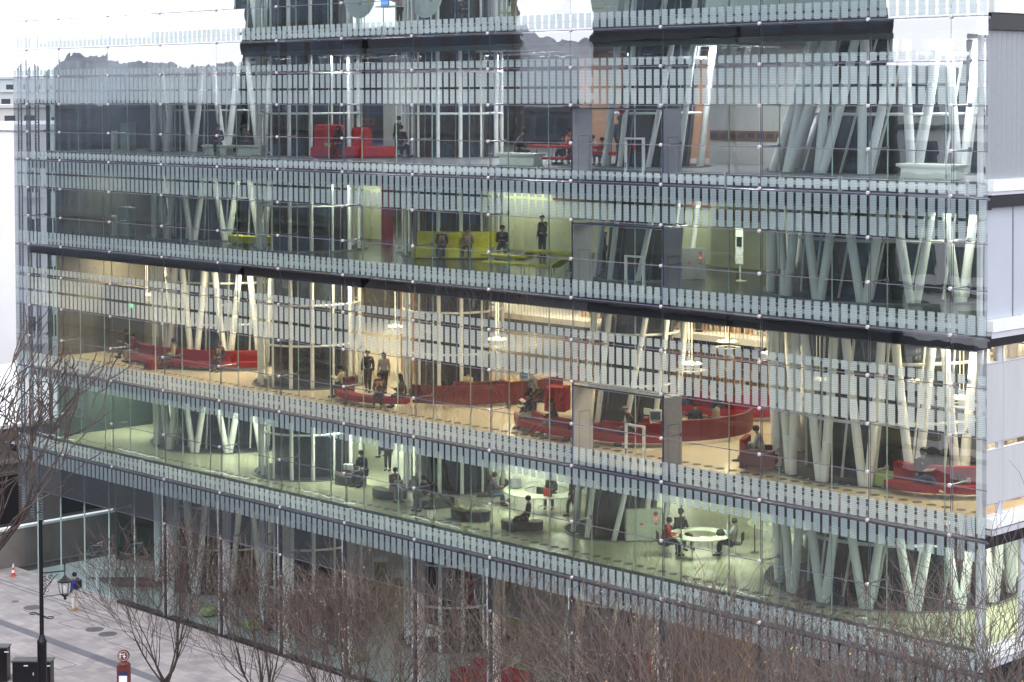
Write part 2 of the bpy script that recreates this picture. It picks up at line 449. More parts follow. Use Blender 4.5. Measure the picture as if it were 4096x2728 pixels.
# entrance-side mirror: west truss ladders in the cavity
for x in (-4.75, -3.95, -3.15):
    m = MB()
    for dx in (0, .28): m.box(x + dx, x + dx + .035, .55, .62, 2.5, 29)
    z = 2.6
    while z < 29:
        m.box(x + .03, x + .28, .56, .61, z, z + .035); z += .13
    m.build('ladder_truss', plain('truss_grey', (.25, .27, .33), .5, .4), B_)

# fire brigade access boxes (three storeys)
for top, r in (('D', 'F'), ('G', 'I'), ('J', 'M')):
    z1 = {'D': 22.74, 'G': 18.72, 'J': 13.02}[top]; z0 = ROW[r] + .22
    m = MB()
    m.box(33.64, 33.70, .04, .99, z0, z1); m.box(37.80, 37.86, .04, .99, z0, z1)
    bx = m.build('access_box', LILAC, B_)
    m = MB(); m.box(33.70, 37.80, .04, .99, z1 - .03, z1); m.box(33.70, 37.80, .04, .99, z0, z0 + .03); m.build('box_lining', ALU, bx)
    m = MB()
    for x in (33.62, 37.84): m.box(x, x + .035, -.0, .05, z0 - .2, z1 + .1)
    m.box(33.62, 37.88, .02, .06, z1, z1 + .04); m.build('box_frame', plain('blue_grey_frame', (.10, .12, .20), .35, .6), bx)
    # thin outline of the hatch on both side panels
    for xs in (33.703, 37.863):
        m = MB(); hz0, hz1 = z0 + .02, z1 - .95
        m.box(xs, xs + .003, .28, .29, hz0, hz1); m.box(xs, xs + .003, .28, .84, hz1, hz1 + .012); m.box(xs, xs + .003, .83, .84, hz0, hz1)
        m.build('hatch_line', BLKGAP, bx)
    # white framed rescue window and marks
    dz1 = {'D': 21.75, 'G': 17.66, 'J': 11.78}[top]; dz0 = dz1 - 1.28
    m = MB()
    m.box(35.27, 35.34, .93, 1.03, dz0, dz1); m.box(36.10, 36.17, .93, 1.03, dz0, dz1); m.box(35.34, 36.10, .93, 1.03, dz1 - .07, dz1)
    fr = m.build('rescue_door_frame', WHITE, B_, bevel=.006)
    m = MB(); m.box(35.31, 35.42, .89, .93, dz0 + .22, dz0 + .42); lk = m.build('door_lock', ALU, fr)
    m = MB(); m.disc((35.365, .888, dz0 + .36), .025, 12, Vector((0, 1, 0)), .01); m.disc((35.365, .888, dz0 + .27), .025, 12, Vector((0, 1, 0)), .01); m.build('keyhole', STEEL_DK, lk)
    m = MB(); m.poly([(35.62, .985, dz1 - .27), (35.80, .985, dz1 - .27), (35.71, .985, dz1 - .46)]); m.build('red_triangle', plain('sign_red', (.6, .02, .02), .4), fr, fix=False)
    m = MB(); m.lathe((35.3, .8, z1 - .16), [(.02, .12), (.11, .12), (.12, .08), (.09, .02), (.03, -.02)], 14); m.build('red_lamp', plain('lamp_red', (.45, .02, .02), .25), B_, True)
    zb = ROW[{'D': 'E', 'G': 'H', 'J': 'L'}[top]] if top != 'J' else ROW['L']
    m = MB(); m.tube([(33.62, .03, zb), (37.8, .03, zb)], .018, 6); m.build('push_bar', WHITE, B_)

# lattice tube columns, storey by storey
core_glass = None
def smoke():
    m, n, o = newmat('smoked_lift_glass')
    tr = N(n, 'ShaderNodeBsdfTransparent'); tr.inputs[0].default_value = (.55, .58, .58, 1)
    gl = N(n, 'ShaderNodeBsdfPrincipled'); gl.inputs['Base Color'].default_value = (.03, .04, .045, 1); gl.inputs['Roughness'].default_value = .08
    mx = N(n, 'ShaderNodeMixShader'); mx.inputs[0].default_value = .62
    n.links.new(tr.outputs[0], mx.inputs[1]); n.links.new(gl.outputs[0], mx.inputs[2]); n.links.new(mx.outputs[0], o.inputs[0]); return m
SMOKE = smoke()
HOLE = plain('shaft_dark', (.022, .022, .026), .7)
RIM = plain('hole_rim', (.20, .21, .22), .4, .3)
for k, (cx, cy, r) in TUBES.items():
    tc = empty('lattice_column', parent=B_)
    lv = [0.02, FL['O'], FL['M'], FL['I'], FL['F'], FL['B'], 31.0]
    for li in range(6):
        z0, z1 = lv[li], lv[li + 1]
        if k == 4:
            def ctr(z): return (30.9 + (z - 6.65) * .213, 5.4 - (z - 6.65) * .1)
        else:
            def ctr(z): return (cx, cy)
            if k == 5:
                LX = [(0, 39.0), (6.65, 39.0), (10.6, 38.9), (16.5, 38.6), (20.6, 38.7), (25.9, 41.0), (32, 41.2)]
                def lx_(z):
                    for (a_, b_), (c_, d_) in zip(LX[:-1], LX[1:]):
                        if a_ <= z <= c_: return b_ + (d_ - b_) * (z - a_) / (c_ - a_)
                    return LX[-1][1]
        c0, c1 = ctr(z0), ctr(z1)
        def P(a, z, rr=r):
            c = ctr(z); X_ = c[0] + rr * math.cos(a)
            if k == 5: rt = 46.8; X_ = rt - (rt - X_) * (rt - lx_(z)) / (rt - 38.75)
            return (X_, c[1] + rr * math.sin(a), z)
        if k in (1, 5):
            n = 14 if k == 1 else 16
            for i in range(n):
                ph = (li % 2) * .5 * 0
                a = -PI / 2 + 2 * PI * (i + ph) / n
                for s_ in (-1, 1):
                    a1 = a + s_ * PI / n * .86
                    m = MB(); pr = .145 if k == 1 else .15
                    pts = [P(a + s_ * .02, z0), P(a + s_ * .02 + (a1 - a) * .5, (z0 + z1) / 2, r * 1.0), P(a1, z1, r * 1.02)]
                    m.tube(pts, pr, 12); m.build('slanted_pipe', PIPE, tc, True)
        elif k == 4:
            n = 10
            for i in range(n):
                a = -PI / 2 + 2 * PI * i / n
                tw = .30 if i % 2 else .10
                m = MB(); m.tube([P(a, z0), P(a + tw * .5, (z0 + z1) / 2), P(a + tw, z1)], .10, 10); m.build('slanted_pipe', PIPE, tc, True)
        else:
            n = 15 if k == 2 else 14
            for i in range(n):
                a = -PI / 2 + 2 * PI * i / n + .1
                m = MB(); m.tube([P(a, z0), P(a, z1)], .085 if i % 3 else .05, 10); m.build('upright_pipe', PIPE, tc, True)
        hts = [1.95] if z1 - z0 < 4.6 else [1.95, 3.9]
        if k in (2, 3) and z1 - z0 > 4.6: hts = [1.85, 3.6]
        for h in hts:
            c = ctr(z0 + h); m = MB(); m.ring((c[0], c[1], z0 + h), r * (1.0 if k in (2, 3) else .86), .05 if k != 5 else .06, 48, 6); m.build('hoop', PIPE, tc, True)
        # dark shaft with its rim in the floor
        c = ctr(z0); m = MB(); m.lathe((c[0], c[1], z0 + .012), [(r + .28, -.01), (r + .28, .0), (0.01, .0)], 48); m.build('shaft_opening', HOLE, tc)
        m = MB(); m.annulus((c[0], c[1]), r + .27, r + .33, z0 - .02, z0 + .05, 56); m.build('opening_rim', RIM, tc)
        ri = r * .74; m = MB(); b0 = ctr(z0); 
        bse = len(m.v)
        for i in range(28):
            a = 2 * PI * i / 28; m.v += [P(a, z0 + .02, ri), P(a, z1 - .9, ri)]
        for i in range(28): j = (i + 1) % 28; m.f.append((2 * i, 2 * j, 2 * j + 1, 2 * i + 1))
        m.build('shaft_glass', SMOKE, tc, True, fix=False)
        # mullions of the shaft glass, and stairs or lift inside
        nm = 16 if k in (1, 5) else 7
        for i in range(nm):
            a = 2 * PI * (i + .3) / nm; lean_ = .10 if k == 5 else .03
            m = MB(); m.tube([P(a - lean_, z0, ri + .02), P(a + lean_, z1 - .9, ri + .02)], .045 if k in (1, 5) else .03, 6); m.build('shaft_mullion', PIPE if k in (1, 5) else STEEL, tc)
        if k in (2, 3):
            m = MB(); cc = ctr(z0); m.box(cc[0] - .9, cc[0] + .9, cc[1] - .8, cc[1] + .9, z0, z1 - .9); m.build('lift_car', plain('lift_dark', (.035, .035, .045), .4), tc)
        if k in (1, 5):
            m = MB(); cc = ctr(z0); n = 22; hh = (z1 - z0)
            for i in range(n):
                y = cc[1] - .2; x = cc[0] - 1.9 + 3.8 * i / n; m.box(x, x + .24, y, y + 1.1, z0 + hh * i / n, z0 + hh * i / n + .05)
            m.build('stair_flight', plain('stair_dark', (.05, .05, .06), .6), tc)
            m = MB()
            for i in range(n + 1):
                x = cc[0] - 1.9 + 3.8 * i / n; z = z0 + hh * i / n; m.box(x, x + .02, cc[1] - .22, cc[1] - .2, z, z + .95)
            m.tube([(cc[0] - 1.9, cc[1] - .21, z0 + .95), (cc[0] + 1.9, cc[1] - .21, z1 + .95 - .9)], .025, 6)
            m.build('stair_railing', STEEL_DK, tc)

# back walls and partitions
walls = [  # floor key, x0,x1,y0,y1,z0off,z1,mat
 ('F', -2.6, 49, 24, 24.2, 0, 25.0, WALL_D), ('I', -2.6, 49, 24, 24.2, 0, 19.75, WALL_D), ('M', -2.6, 49, 24, 24.2, 0, 15.65, WALL_D),
 ('O', -2.6, 49, 24, 24.2, 0, 9.75, WALL_D), ('G', -2.6, 49, 24, 24.2, 0, 5.8, WALL_D), ('B', -2.6, 49, 24, 24.2, 0, 30.5, WALL_G), ('B', 38.2, 49.2, 1.9, 2.0, 0, 30.5, WHITE), ('F', 40.5, 49, 12, 12.2, 0, 25.0, WALL_G),
 ('F', 6.0, 12, 16, 16.2, 0, 25.0, plain('brown_wall', (.16, .11, .09), .7, 0, .2)), ('F', 14.6, 16.8, 7.6, 7.8, 0, 25.0, WALL_G), ('F', 22.5, 32.0, 12, 12.2, 0, 25.0, plain('brown_wood_wall', (.26, .14, .085), .55, 0, .3, 2, stretch=(.6, 6, 14))),
 ('F', 32.9, 39.4, 8.3, 8.45, 0, 25.0, WALL_G), ('F', 16.9, 17.9, 8.2, 8.3, 0, 25.0, plain('buff_panel', (.50, .33, .22), .6)),
 ('F', -2.4, 1.6, 9, 9.15, 0, 25.0, plain('blue_grey_wall', (.10, .12, .15), .6)),
 ('I', 9.6, 12.2, 10, 10.15, 0, 19.75, WALL_Y), ('I', 14.5, 31.9, 10.1, 10.25, 0, 19.75, WALL_Y), ('I', 31.9, 40.5, 9.6, 9.75, 0, 19.75, WALL_Y), ('I', 40.5, 49, 13, 13.2, 0, 19.75, WALL_Y),
 ('I', -2.4, 2.0, 9, 9.15, 0, 19.75, plain('olive_wall', (.14, .14, .12), .6)),
 ('M', -2.4, 1.0, 3.9, 4.05, 0, 14.0, plain('brown_glass_wall', (.13, .12, .09), .5)), ('M', 13.5, 18.2, 9.5, 9.7, 0, 15.65, WOODLT),
 ('O', -2.4, 1.2, 8, 8.2, 0, 9.75, plain('dark_green_wall', (.06, .085, .07), .5)),
 ('G', 30, 49, 9.0, 9.2, 0, 5.8, WOODLT), ('G', 13, 22, 12, 12.2, 0, 5.8, plain('warm_wall', (.34, .26, .16), .6)),
]
for key, x0, x1, y0, y1, zo, z1, mt in walls:
    m = MB(); m.box(x0, x1, y0, y1, FL[key] + zo, z1); m.build('partition_wall', mt, B_)
# white top of the brown glass wall and red banner, painted posts
m = MB(); m.box(16.3, 16.9, 8.6, 8.7, FL['M'] + 1.9, 15.6); m.build('red_banner', plain('banner_red', (.35, .015, .03), .6), B_)
m = MB(); m.box(13.6, 14.3, 8.3, 8.4, FL['I'], 19.2); m.build('red_banner', MC['banner_red'], B_)
# exhibition strips: rows of small frames on a red-brown band
def strip(x0, x1, y, z, h, n, floor):
    m = MB(); m.box(x0, x1, y - .04, y, z, z + h); s_ = m.build('wall_frieze', plain('frieze_brown', (.22, .10, .06), .6), B_)
    for i in range(n):
        a = x0 + (x1 - x0) * (i + .12) / n; b = x0 + (x1 - x0) * (i + .8) / n
        m = MB(); m.box(a, b, y - .06, y - .045, z + h * .25, z + h * .75); m.box(a + (b - a) * .3, b - (b - a) * .3, y - .07, y - .062, z + h * .35, z + h * .65)
        m.build('frieze_picture', plain('picture_dark', (.06, .07, .07), .5), s_)
strip(33.0, 39.3, 8.27, 21.5, .36, 14, 'F'); strip(32.2, 40.3, 9.56, 18.35, .42, 18, 'I'); strip(22.8, 31.5, 10.06, 18.75, .34, 20, 'I'); strip(10.6, 14, 7.6, 21.9, .3, 7, 'F')
# roof and top
m = MB(); m.box(-3, 50, .1, 27.5, 31.0, 31.6); m.build('roof', CEIL, B_)

# east side wall (x = 49.6): fascias, corrugated sheet, panels and windows
FRAME = plain('side_window_frame', (.60, .60, .66), .4, .2)
SIDEP = plain('white_lilac_panel', (.49, .49, .515), .5, 0, .06, 1.4, stretch=(1, 3, .35))
SG = glass('side_window_glass', tint=(.80, .82, .82), refl=1.1, ior=1.7)
m = MB(); m.box(49.5, 49.9, 1.1, 27, 25.62, 26.25); m.box(49.5, 49.9, 1.1, 27, 20.33, 20.68); m.box(49.5, 49.9, 1.1, 27, 16.16, 16.5); m.box(49.5, 49.9, 1.1, 27, 10.3, 10.6); m.box(49.5, 49.9, 1.1, 27, 6.35, 6.65)
m.build('white_fascia', WHITE, B_)
m = MB()
for z in (20.22, 15.97, 10.08, 6.13): m.box(49.5, 49.86, 1.1, 27, z, z + .10 if z < 20.3 and z > 20 else z + .17)
m.build('grey_flange', LILAC, B_)
for z0, z1 in ((25.12, 25.6), (19.85, 20.2), (15.72, 15.95), (9.75, 10.05), (5.8, 6.1)):
    m = MB(); m.box(49.5, 49.84, 1.05, 27, z0, z1); m.build('side_slab_edge', STEEL_DK, B_)
m = MB(); y = 1.1
while y < 20:                                   # corrugated metal, real ribs
    m.v += [(49.62, y, 20.68), (49.70, y + .14, 20.68), (49.62, y + .28, 20.68), (49.62, y, 25.1), (49.70, y + .14, 25.1), (49.62, y + .28, 25.1)]
    b = len(m.v) - 6; m.f += [(b, b + 1, b + 4, b + 3), (b + 1, b + 2, b + 5, b + 4)]; y += .28
m.build('corrugated_sheet', plain('ribbed_metal', (.34, .36, .395), .45, .3, .05), B_, fix=False)
def side_panel(z0, z1, joint=(2.0, 4.1, 6.2, 8.3, 10.4)):
    ys = [1.05] + list(joint) + [13]
    for a, b in zip(ys[:-1], ys[1:]):
        m = MB(); m.box(49.55, 49.70, a + .006, b - .006, z0, z1); m.build('side_panel', SIDEP, B_, bevel=.004)
side_panel(12.83, 15.17); side_panel(11.0, 12.57)
def side_window(z0, z1, ys, pane=SG, dark=True):
    for a, b in zip(ys[:-1], ys[1:]):
        m = MB(); m.box(49.56, 49.66, a + .02, a + .07, z0, z1); m.box(49.56, 49.66, b - .22, b - .02, z0, z1); m.box(49.56, 49.66, a + .07, b - .22, z0, z0 + .04); m.box(49.56, 49.66, a + .07, b - .22, z1 - .03, z1)
        f = m.build('side_window', FRAME, B_)
        m = MB(); m.poly([(49.6, a + .07, z0), (49.6, b - .22, z0), (49.6, b - .22, z1), (49.6, a + .07, z1)]); m.build('window_pane', pane, f, fix=False)
side_window(15.18, 15.70, (1.1, 2.0, 4.1, 6.2, 8.3)); side_window(12.58, 12.82, (1.1, 2.0, 4.1, 6.2, 8.3)); side_window(10.61, 10.99, (1.1, 2.0, 4.1, 6.2, 8.3))
side_window(26.26, 29.5, (1.1, 2.35, 5.1, 8), glass('side_pane_milky', (.86, .86, .9), 1.2))
MILK = plain('milky_blind', (.47, .50, .57), .35, 0, .06, .5)
for a, b in ((1.08, 2.55), (2.62, 5.2), (5.27, 8)):
    m = MB(); m.box(49.60, 49.64, a, b, 16.52, 19.83); m.build('blind_window', MILK, B_)
    m = MB(); m.box(49.58, 49.66, b, b + .05, 16.52, 19.83); m.build('window_mullion', STEEL, B_)
side_window(6.67, 9.7, (1.1, 3.3, 6.2, 9), IG)
m = MB(); m.box(49.5, 49.6, 1.05, 20, .1, 5.8); m.build('side_ground_wall', plain('dark_green_glass', (.05, .06, .055), .2, 0, .2), B_)

# ceiling luminaires: rows of fluorescent troffers under each slab
def troffer(x, y, z, sx, sy, col, pw):
    m = MB(); m.box(x - sx / 2 - .05, x + sx / 2 + .05, y - sy / 2 - .05, y + sy / 2 + .05, z - .04, z - .001); f = m.build('ceiling_light', ALU, B_)
    l = bpy.data.lights.new('ceiling_light_glow', 'AREA'); l.shape = 'RECTANGLE'; l.size = sx; l.size_y = sy; l.energy = pw; l.color = col
    lo = bpy.data.objects.new('ceiling_light_glow', l); COL.objects.link(lo); lo.location = (x, y, z - .05); lo.parent = f
LIT = {'O': (9.70, (1, 1, .76), 96), 'M': (15.62, (1, .78, .50), 190), 'I': (19.72, (1, .99, .74), 78), 'F': (24.98, (1, .95, .92), 95), 'B': (30.6, (1, 1, .97), 110), 'G': (5.75, (1, .72, .42), 30)}
for key, (z, colr, pw) in LIT.items():
    for y in (4.2, 9.35 if key in 'IF' else 12.0, 18.5):
        for x in ((-.6, 9.2, 16.4, 26.0, 36.6, 47.2) if y < 5 else (4, 12.5, 21, 29.5, 38, 46)):
            if key == 'O' and x < 18: q = 1.6
            elif key == 'G': q = .7 if x < 28 else 5.5
            elif key == 'M' and x < 14: q = 1.6
            elif key == 'F' and x > 20: q = 2.6
            elif key == 'B' and x > 36: q = 3
            else: q = 1
            troffer(x, y, z, 2.2 if y < 5 else 4.5, 1.0, colr, pw * q)
# ------------------------------------------------------------------ setting: ground, pavement, road, hills
def paving():
    m, n, o = newmat('granite_paving')
    tc = N(n, 'ShaderNodeTexCoord'); sp = N(n, 'ShaderNodeSeparateXYZ'); n.links.new(tc.outputs['Object'], sp.inputs[0])
    br = N(n, 'ShaderNodeTexBrick'); br.inputs['Scale'].default_value = 1; br.inputs['Brick Width'].default_value = .6; br.inputs['Row Height'].default_value = .4
    br.inputs['Mortar Size'].default_value = .006; br.inputs['Color1'].default_value = (.335, .305, .305, 1); br.inputs['Color2'].default_value = (.25, .23, .24, 1); br.inputs['Mortar'].default_value = (.16, .15, .16, 1)
    n.links.new(tc.outputs['Object'], br.inputs['Vector'])
    nz = N(n, 'ShaderNodeTexNoise'); nz.inputs['Scale'].default_value = .5; nz.inputs['Detail'].default_value = 8; n.links.new(tc.outputs['Object'], nz.inputs['Vector'])
    mx = N(n, 'ShaderNodeMix', data_type='RGBA', blend_type='MULTIPLY'); mx.inputs['Factor'].default_value = .6
    n.links.new(br.outputs[0], mx.inputs['A']); n.links.new(nz.outputs['Fac'], mx.inputs['B'])
    gain = N(n, 'ShaderNodeMix', data_type='RGBA', blend_type='MULTIPLY'); gain.inputs['Factor'].default_value = 1; gain.inputs['B'].default_value = (1.5, 1.5, 1.5, 1)
    n.links.new(mx.outputs['Result'], gain.inputs['A'])
    def band(y0, y1): return math_(n, 'MULTIPLY', math_(n, 'GREATER_THAN', sp.outputs[1], y0), math_(n, 'LESS_THAN', sp.outputs[1], y1))
    b = math_(n, 'ADD', math_(n, 'ADD', band(-1.92, -1.84), band(-1.60, -1.52)), math_(n, 'ADD', band(-5.75, -5.25), band(-9.6, -9.2)))
    m3 = N(n, 'ShaderNodeMix', data_type='RGBA'); n.links.new(math_(n, 'MULTIPLY', b, .75), m3.inputs['Factor']); n.links.new(gain.outputs['Result'], m3.inputs['A']); m3.inputs['B'].default_value = (.085, .09, .12, 1)
    p = N(n, 'ShaderNodeBsdfPrincipled'); p.inputs['Roughness'].default_value = .85; p.inputs['Specular IOR Level'].default_value = .15; n.links.new(m3.outputs['Result'], p.inputs['Base Color']); n.links.new(p.outputs[0], o.inputs[0]); return m
m = MB(); m.box(-14, 70, -10.9, .3, -.12, 0); struct(m.build('pavement', paving()))
m = MB(); m.box(-14, 70, -11.1, -10.9, -.12, .01); struct(m.build('kerb', CONC))
m = MB(); m.poly([(-2500, -2500, -.14), (2500, -2500, -.14), (2500, 2500, -.14), (-2500, 2500, -.14)]); struct(m.build('ground', plain('ground_grey', (.085, .08, .08), .95, 0, .2, .05, spec=.03), fix=False))
m = MB(); m.box(-300, 200, -48, -11.1, -.139, -.13); struct(m.build('road', plain('asphalt', (.05, .05, .055), .95, 0, .2, 1, spec=.03)))
m = MB()
for i in range(40): m.box(-200 + i * 10, -195 + i * 10, -22.1, -21.95, -.13, -.126)
struct(m.build('road_marking', plain('road_paint', (.6, .6, .6), .6)))
# far wooded hills
rh = random.Random(5)
def hills(name, x0, y0, x1, y1, h, n, mat):
    m = MB(); d = Vector((x1 - x0, y1 - y0)).normalized(); nr = Vector((d.y, -d.x))
    for i in range(n + 1):
        t = i / n; x, y = x0 + (x1 - x0) * t, y0 + (y1 - y0) * t
        z = h * (.72 + .2 * math.sin(t * 9) + .1 * math.sin(t * 23 + 1)) + rh.uniform(0, 3) + (rh.uniform(2, 7) if rh.random() < .3 else 0)
        for k in range(5):
            f = k / 4; zz = z * math.sin(f * PI / 2); q = nr * (f * 90)
            m.v.append((x + q.x, y + q.y, zz - .2))
    for i in range(n):
        for k in range(4): b = i * 5 + k; m.f.append((b, b + 5, b + 6, b + 1))
    return struct(m.build(name, mat, smooth=True, fix=False))
HILL = plain('hazed_hill_woods', (.20, .21, .235), .9, 0, .4, .05)  # woods paled to blue grey, distance haze put into the colour
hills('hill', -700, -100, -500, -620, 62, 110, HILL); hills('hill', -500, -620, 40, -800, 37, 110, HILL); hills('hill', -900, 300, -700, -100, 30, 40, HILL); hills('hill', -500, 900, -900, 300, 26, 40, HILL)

# buildings across the avenue (seen in the glass)
def block(x0, x1, y0, y1, h, col, label, rows=7, win=(.05, .06, .08), sk=.95):
    t = empty('office_building', label, 'building')
    m = MB(); m.box(x0, x1, y0, y1, -.13, h); m.box(x0 + .0, x1 - .0, y0 + .3, y1 + .2, h, h + .5); m.box(x0 + 3, x0 + 6, y1 - 5, y1 - 2, h + .5, h + 2.5)
    for i_, (vx_, vy_, vz_) in enumerate(m.v):
        if i_ < 16 and vy_ < y1 - 2: m.v[i_] = (vx_ - (y1 - vy_) * sk, vy_, vz_)
    m.build('wall', plain('block_%d' % int(x0 * 10), col, .9, 0, .15, .3, spec=.08), t)
    wm = plain('dark_window', win, .6, 0, .3, .6, spec=.08)
    n = max(3, int((x1 - x0) / 3.2)); fh = (h - 1) / rows
    for i in range(n):
        for r in range(rows):
            if n * rows > 95 and (i + r) % 2 and r > 3: continue
            a = x0 + (x1 - x0) * (i + .14) / n; b = x0 + (x1 - x0) * (i + .86) / n; z = 1 + fh * r
            m = MB(); m.box(a, b, y1 - .1, y1 + .03, z + fh * .25, z + fh * .8); m.build('window', wm, t)
    m = MB()
    for r in range(rows): m.box(x0 - .1, x1 + .1, y1, y1 + .25, 1 + fh * r, 1 + fh * r + .3)
    m.build('ledge', plain('ledge_dark', (.06, .06, .065), .9, spec=.05), t); return t
block(-56.5, -40, -66, -52, 36, (.045,.040,.040), 'dark brown office block across the avenue, left of its twin', 9)
block(-39.5, -22.8, -68, -52, 40, (.06,.052,.052), 'tall grey brown office block across the avenue', 10)
block(-14.8, -1.9, -68, -52, 38, (.040,.042,.052), 'dark blue grey office block across the avenue', 10)
block(-1.5, 10.6, -66, -52, 41, (.05,.048,.052), 'tallest dark office block across the avenue', 11)
block(10.9, 24, -60, -53, 24.5, (.42, .41, .42), 'low pale building across the avenue beside the dark blocks', 7)
block(-150, -57, -62, -52, 22.2, (.07, .075, .09), 'long low slate coloured building added across the avenue to darken the reflection', 6)  # added dark mass, keeps the pale ground out of the reflection at left
block(-92, -60, -120, -110, 21.8, (.10, .10, .11), 'low building added, set back between two tall dark blocks, to darken the reflection', 6)  # added to darken the mirrored view below the gap of sky

# ------------------------------------------------------------------ background left of the library
def bldg_left():
    t = empty('white_apartment_building', 'white apartment block with dark square windows beyond the ladder trusses', 'building')
    wm = plain('render_white', (.60, .60, .64), .7, 0, .06, .4)
    m = MB(); m.box(-58, -40, 20.9, 40, -.13, 20.9); m.box(-58.2, -39.8, 20.7, 40, 20.9, 21.3); m.build('wall', wm, t)
    for z in (3, 6.4, 9.8, 13.2, 16.6):
        for y in (21.8, 23.2, 25.2, 28):
            m = MB(); m.box(-40.05, -39.96, y, y + .9, z, z + 1.5); f = m.build('window', plain('window_dark_blue', (.05, .055, .075), .2), t)
            m = MB(); m.box(-39.96, -39.9, y + .42, y + .46, z, z + 1.5); m.build('sash', WHITE, f)
        m = MB(); m.box(-40, -39.1, 21.5, 22.9, z - .35, z - .25)
        for i in range(9): m.box(-39.14, -39.1, 21.5 + i * .17, 21.53 + i * .17, z - .25, z + .6)
        m.build('balcony', ALU, t)
    t = empty('red_roofed_shed', 'white corrugated shed with a red striped roof and dark windows at far left', 'building')
    m = MB(); m.box(-80, -60, 16, 32.4, -.13, 7.2)
    y = 16
    while y < 32.3: m.box(-60.02, -59.95, y, y + .05, 2, 7.1); y += .42
    m.build('wall', plain('corrugated_white', (.60, .56, .60), .6, 0, .05), t)
    m = MB()
    m.v += [(-59.6, 15.8, 7.2), (-59.6, 32.6, 7.2), (-66, 32.6, 9.4), (-66, 15.8, 9.4), (-59.6, 15.8, 7.05), (-59.6, 32.6, 7.05), (-66, 32.6, 9.2), (-66, 15.8, 9.2)]
    m.f += [(0, 1, 2, 3), (7, 6, 5, 4), (0, 4, 5, 1)]
    def redroof():
        mm, n, o = newmat('red_striped_roof'); tc = N(n, 'ShaderNodeTexCoord'); wv = N(n, 'ShaderNodeTexWave', bands_direction='X'); wv.inputs['Scale'].default_value = .75
        n.links.new(tc.outputs['Object'], wv.inputs[0]); cr_ = N(n, 'ShaderNodeValToRGB'); cr_.color_ramp.elements[0].color = (.38, .05, .06, 1); cr_.color_ramp.elements[1].color = (.6, .45, .45, 1)
        cr_.color_ramp.elements[0].position = .45; cr_.color_ramp.elements[1].position = .6
        p = N(n, 'ShaderNodeBsdfPrincipled'); n.links.new(wv.outputs[0], cr_.inputs[0]); n.links.new(cr_.outputs[0], p.inputs[0]); n.links.new(p.outputs[0], o.inputs[0]); return mm
    m.build('roof', redroof(), t, fix=False)
    for y in (20, 24.0, 28.0, 30.9):
        m = MB(); m.box(-60.05, -59.93, y, y + 1.3, 4.9, 6.3); f = m.build('window', MC['window_dark_blue'], t)
        m = MB(); m.box(-59.93, -59.9, y + .62, y + .68, 4.9, 6.3); m.box(-59.93, -59.9, y, y + 1.3, 4.82, 4.9); m.build('sash', WHITE, f)
    t = empty('tall_white_building', 'plain tall white building rising behind the red roofed shed', 'building')
    m = MB(); m.box(-110, -84, 20, 60, -.13, 15.5); m.box(-110.5, -83.6, 19.6, 60, 15.5, 16); m.build('wall', plain('render_pale', (.66, .65, .68), .7, 0, .05, .2), t)
    for z in (5.5, 8.2, 10.9, 13.4):
        for y in (38.5, 41.3, 43.7, 45.0, 46.3, 48.5): m = MB(); m.box(-84.05, -83.95, y, y + .8, z, z + 1.1); m.build('window', MC['window_dark_blue'], t)
    t = empty('hillside_building', 'low beige building with small windows far behind at the left edge', 'building')
    m = MB(); m.box(-150, -125, 60, 76, -.13, 19.5); m.build('wall', plain('beige_far', (.55, .50, .48), .8), t)
    for k in range(6): m = MB(); m.box(-125.05, -124.9, 61 + 2.4 * k, 62.2 + 2.4 * k, 16.4, 17.9); m.build('window', MC['window_dark_blue'], t)
    for q, (bx_, by_, bh_, bw_, lb) in enumerate(((-190, 98, 21.5, 16, 'pale grey house farther up the slope at far left'), (-240, 126, 24, 22, 'beige block with a flat roof farther up the slope'), (-300, 158, 27, 26, 'faint white block on the skyline at the far left'))):
        t = empty('distant_house', lb, 'building'); m = MB(); m.box(bx_ - 14, bx_, by_, by_ + bw_, -.13, bh_); m.box(bx_ - 14.4, bx_ + .4, by_ - .4, by_ + bw_ + .4, bh_, bh_ + .5); m.box(bx_ - 9, bx_ - 5, by_ + 3, by_ + 7, bh_ + .5, bh_ + 3)
        m.build('wall', plain('distant_%d' % q, (.58 - .04 * q, .56, .56 + .02 * q), .8, 0, .06, .1), t)
        for i in range(int(bw_ / 3.4)):
            for z_ in (bh_ - 2.6, bh_ - 6, bh_ - 9.4): m = MB(); m.box(bx_ - .05, bx_ + .06, by_ + 1 + i * 3.4, by_ + 2.8 + i * 3.4, z_, z_ + 1.4); m.build('window', MC['window_dark_blue'], t)
    # shop with stocked shelves and signs
    t = empty('roadside_shop', 'small open shop with stocked shelves at far left behind bare branches', 'shop')
    m = MB(); m.box(-75, -66, 35.6, 44, -.13, 4.6); m.build('wall', plain('shop_dark', (.06, .06, .07), .6), t)
    def goods():
        mm, n, o = newmat('shelf_goods'); tc = N(n, 'ShaderNodeTexCoord'); v = N(n, 'ShaderNodeTexVoronoi'); v.inputs['Scale'].default_value = 4; n.links.new(tc.outputs['Object'], v.inputs[0])
        h = N(n, 'ShaderNodeHueSaturation'); h.inputs['Saturation'].default_value = .5; h.inputs['Value'].default_value = .5; n.links.new(v.outputs['Color'], h.inputs['Color'])
        p = N(n, 'ShaderNodeBsdfPrincipled'); n.links.new(h.outputs[0], p.inputs[0]); n.links.new(p.outputs[0], o.inputs[0]); return mm
    GOODS = goods()
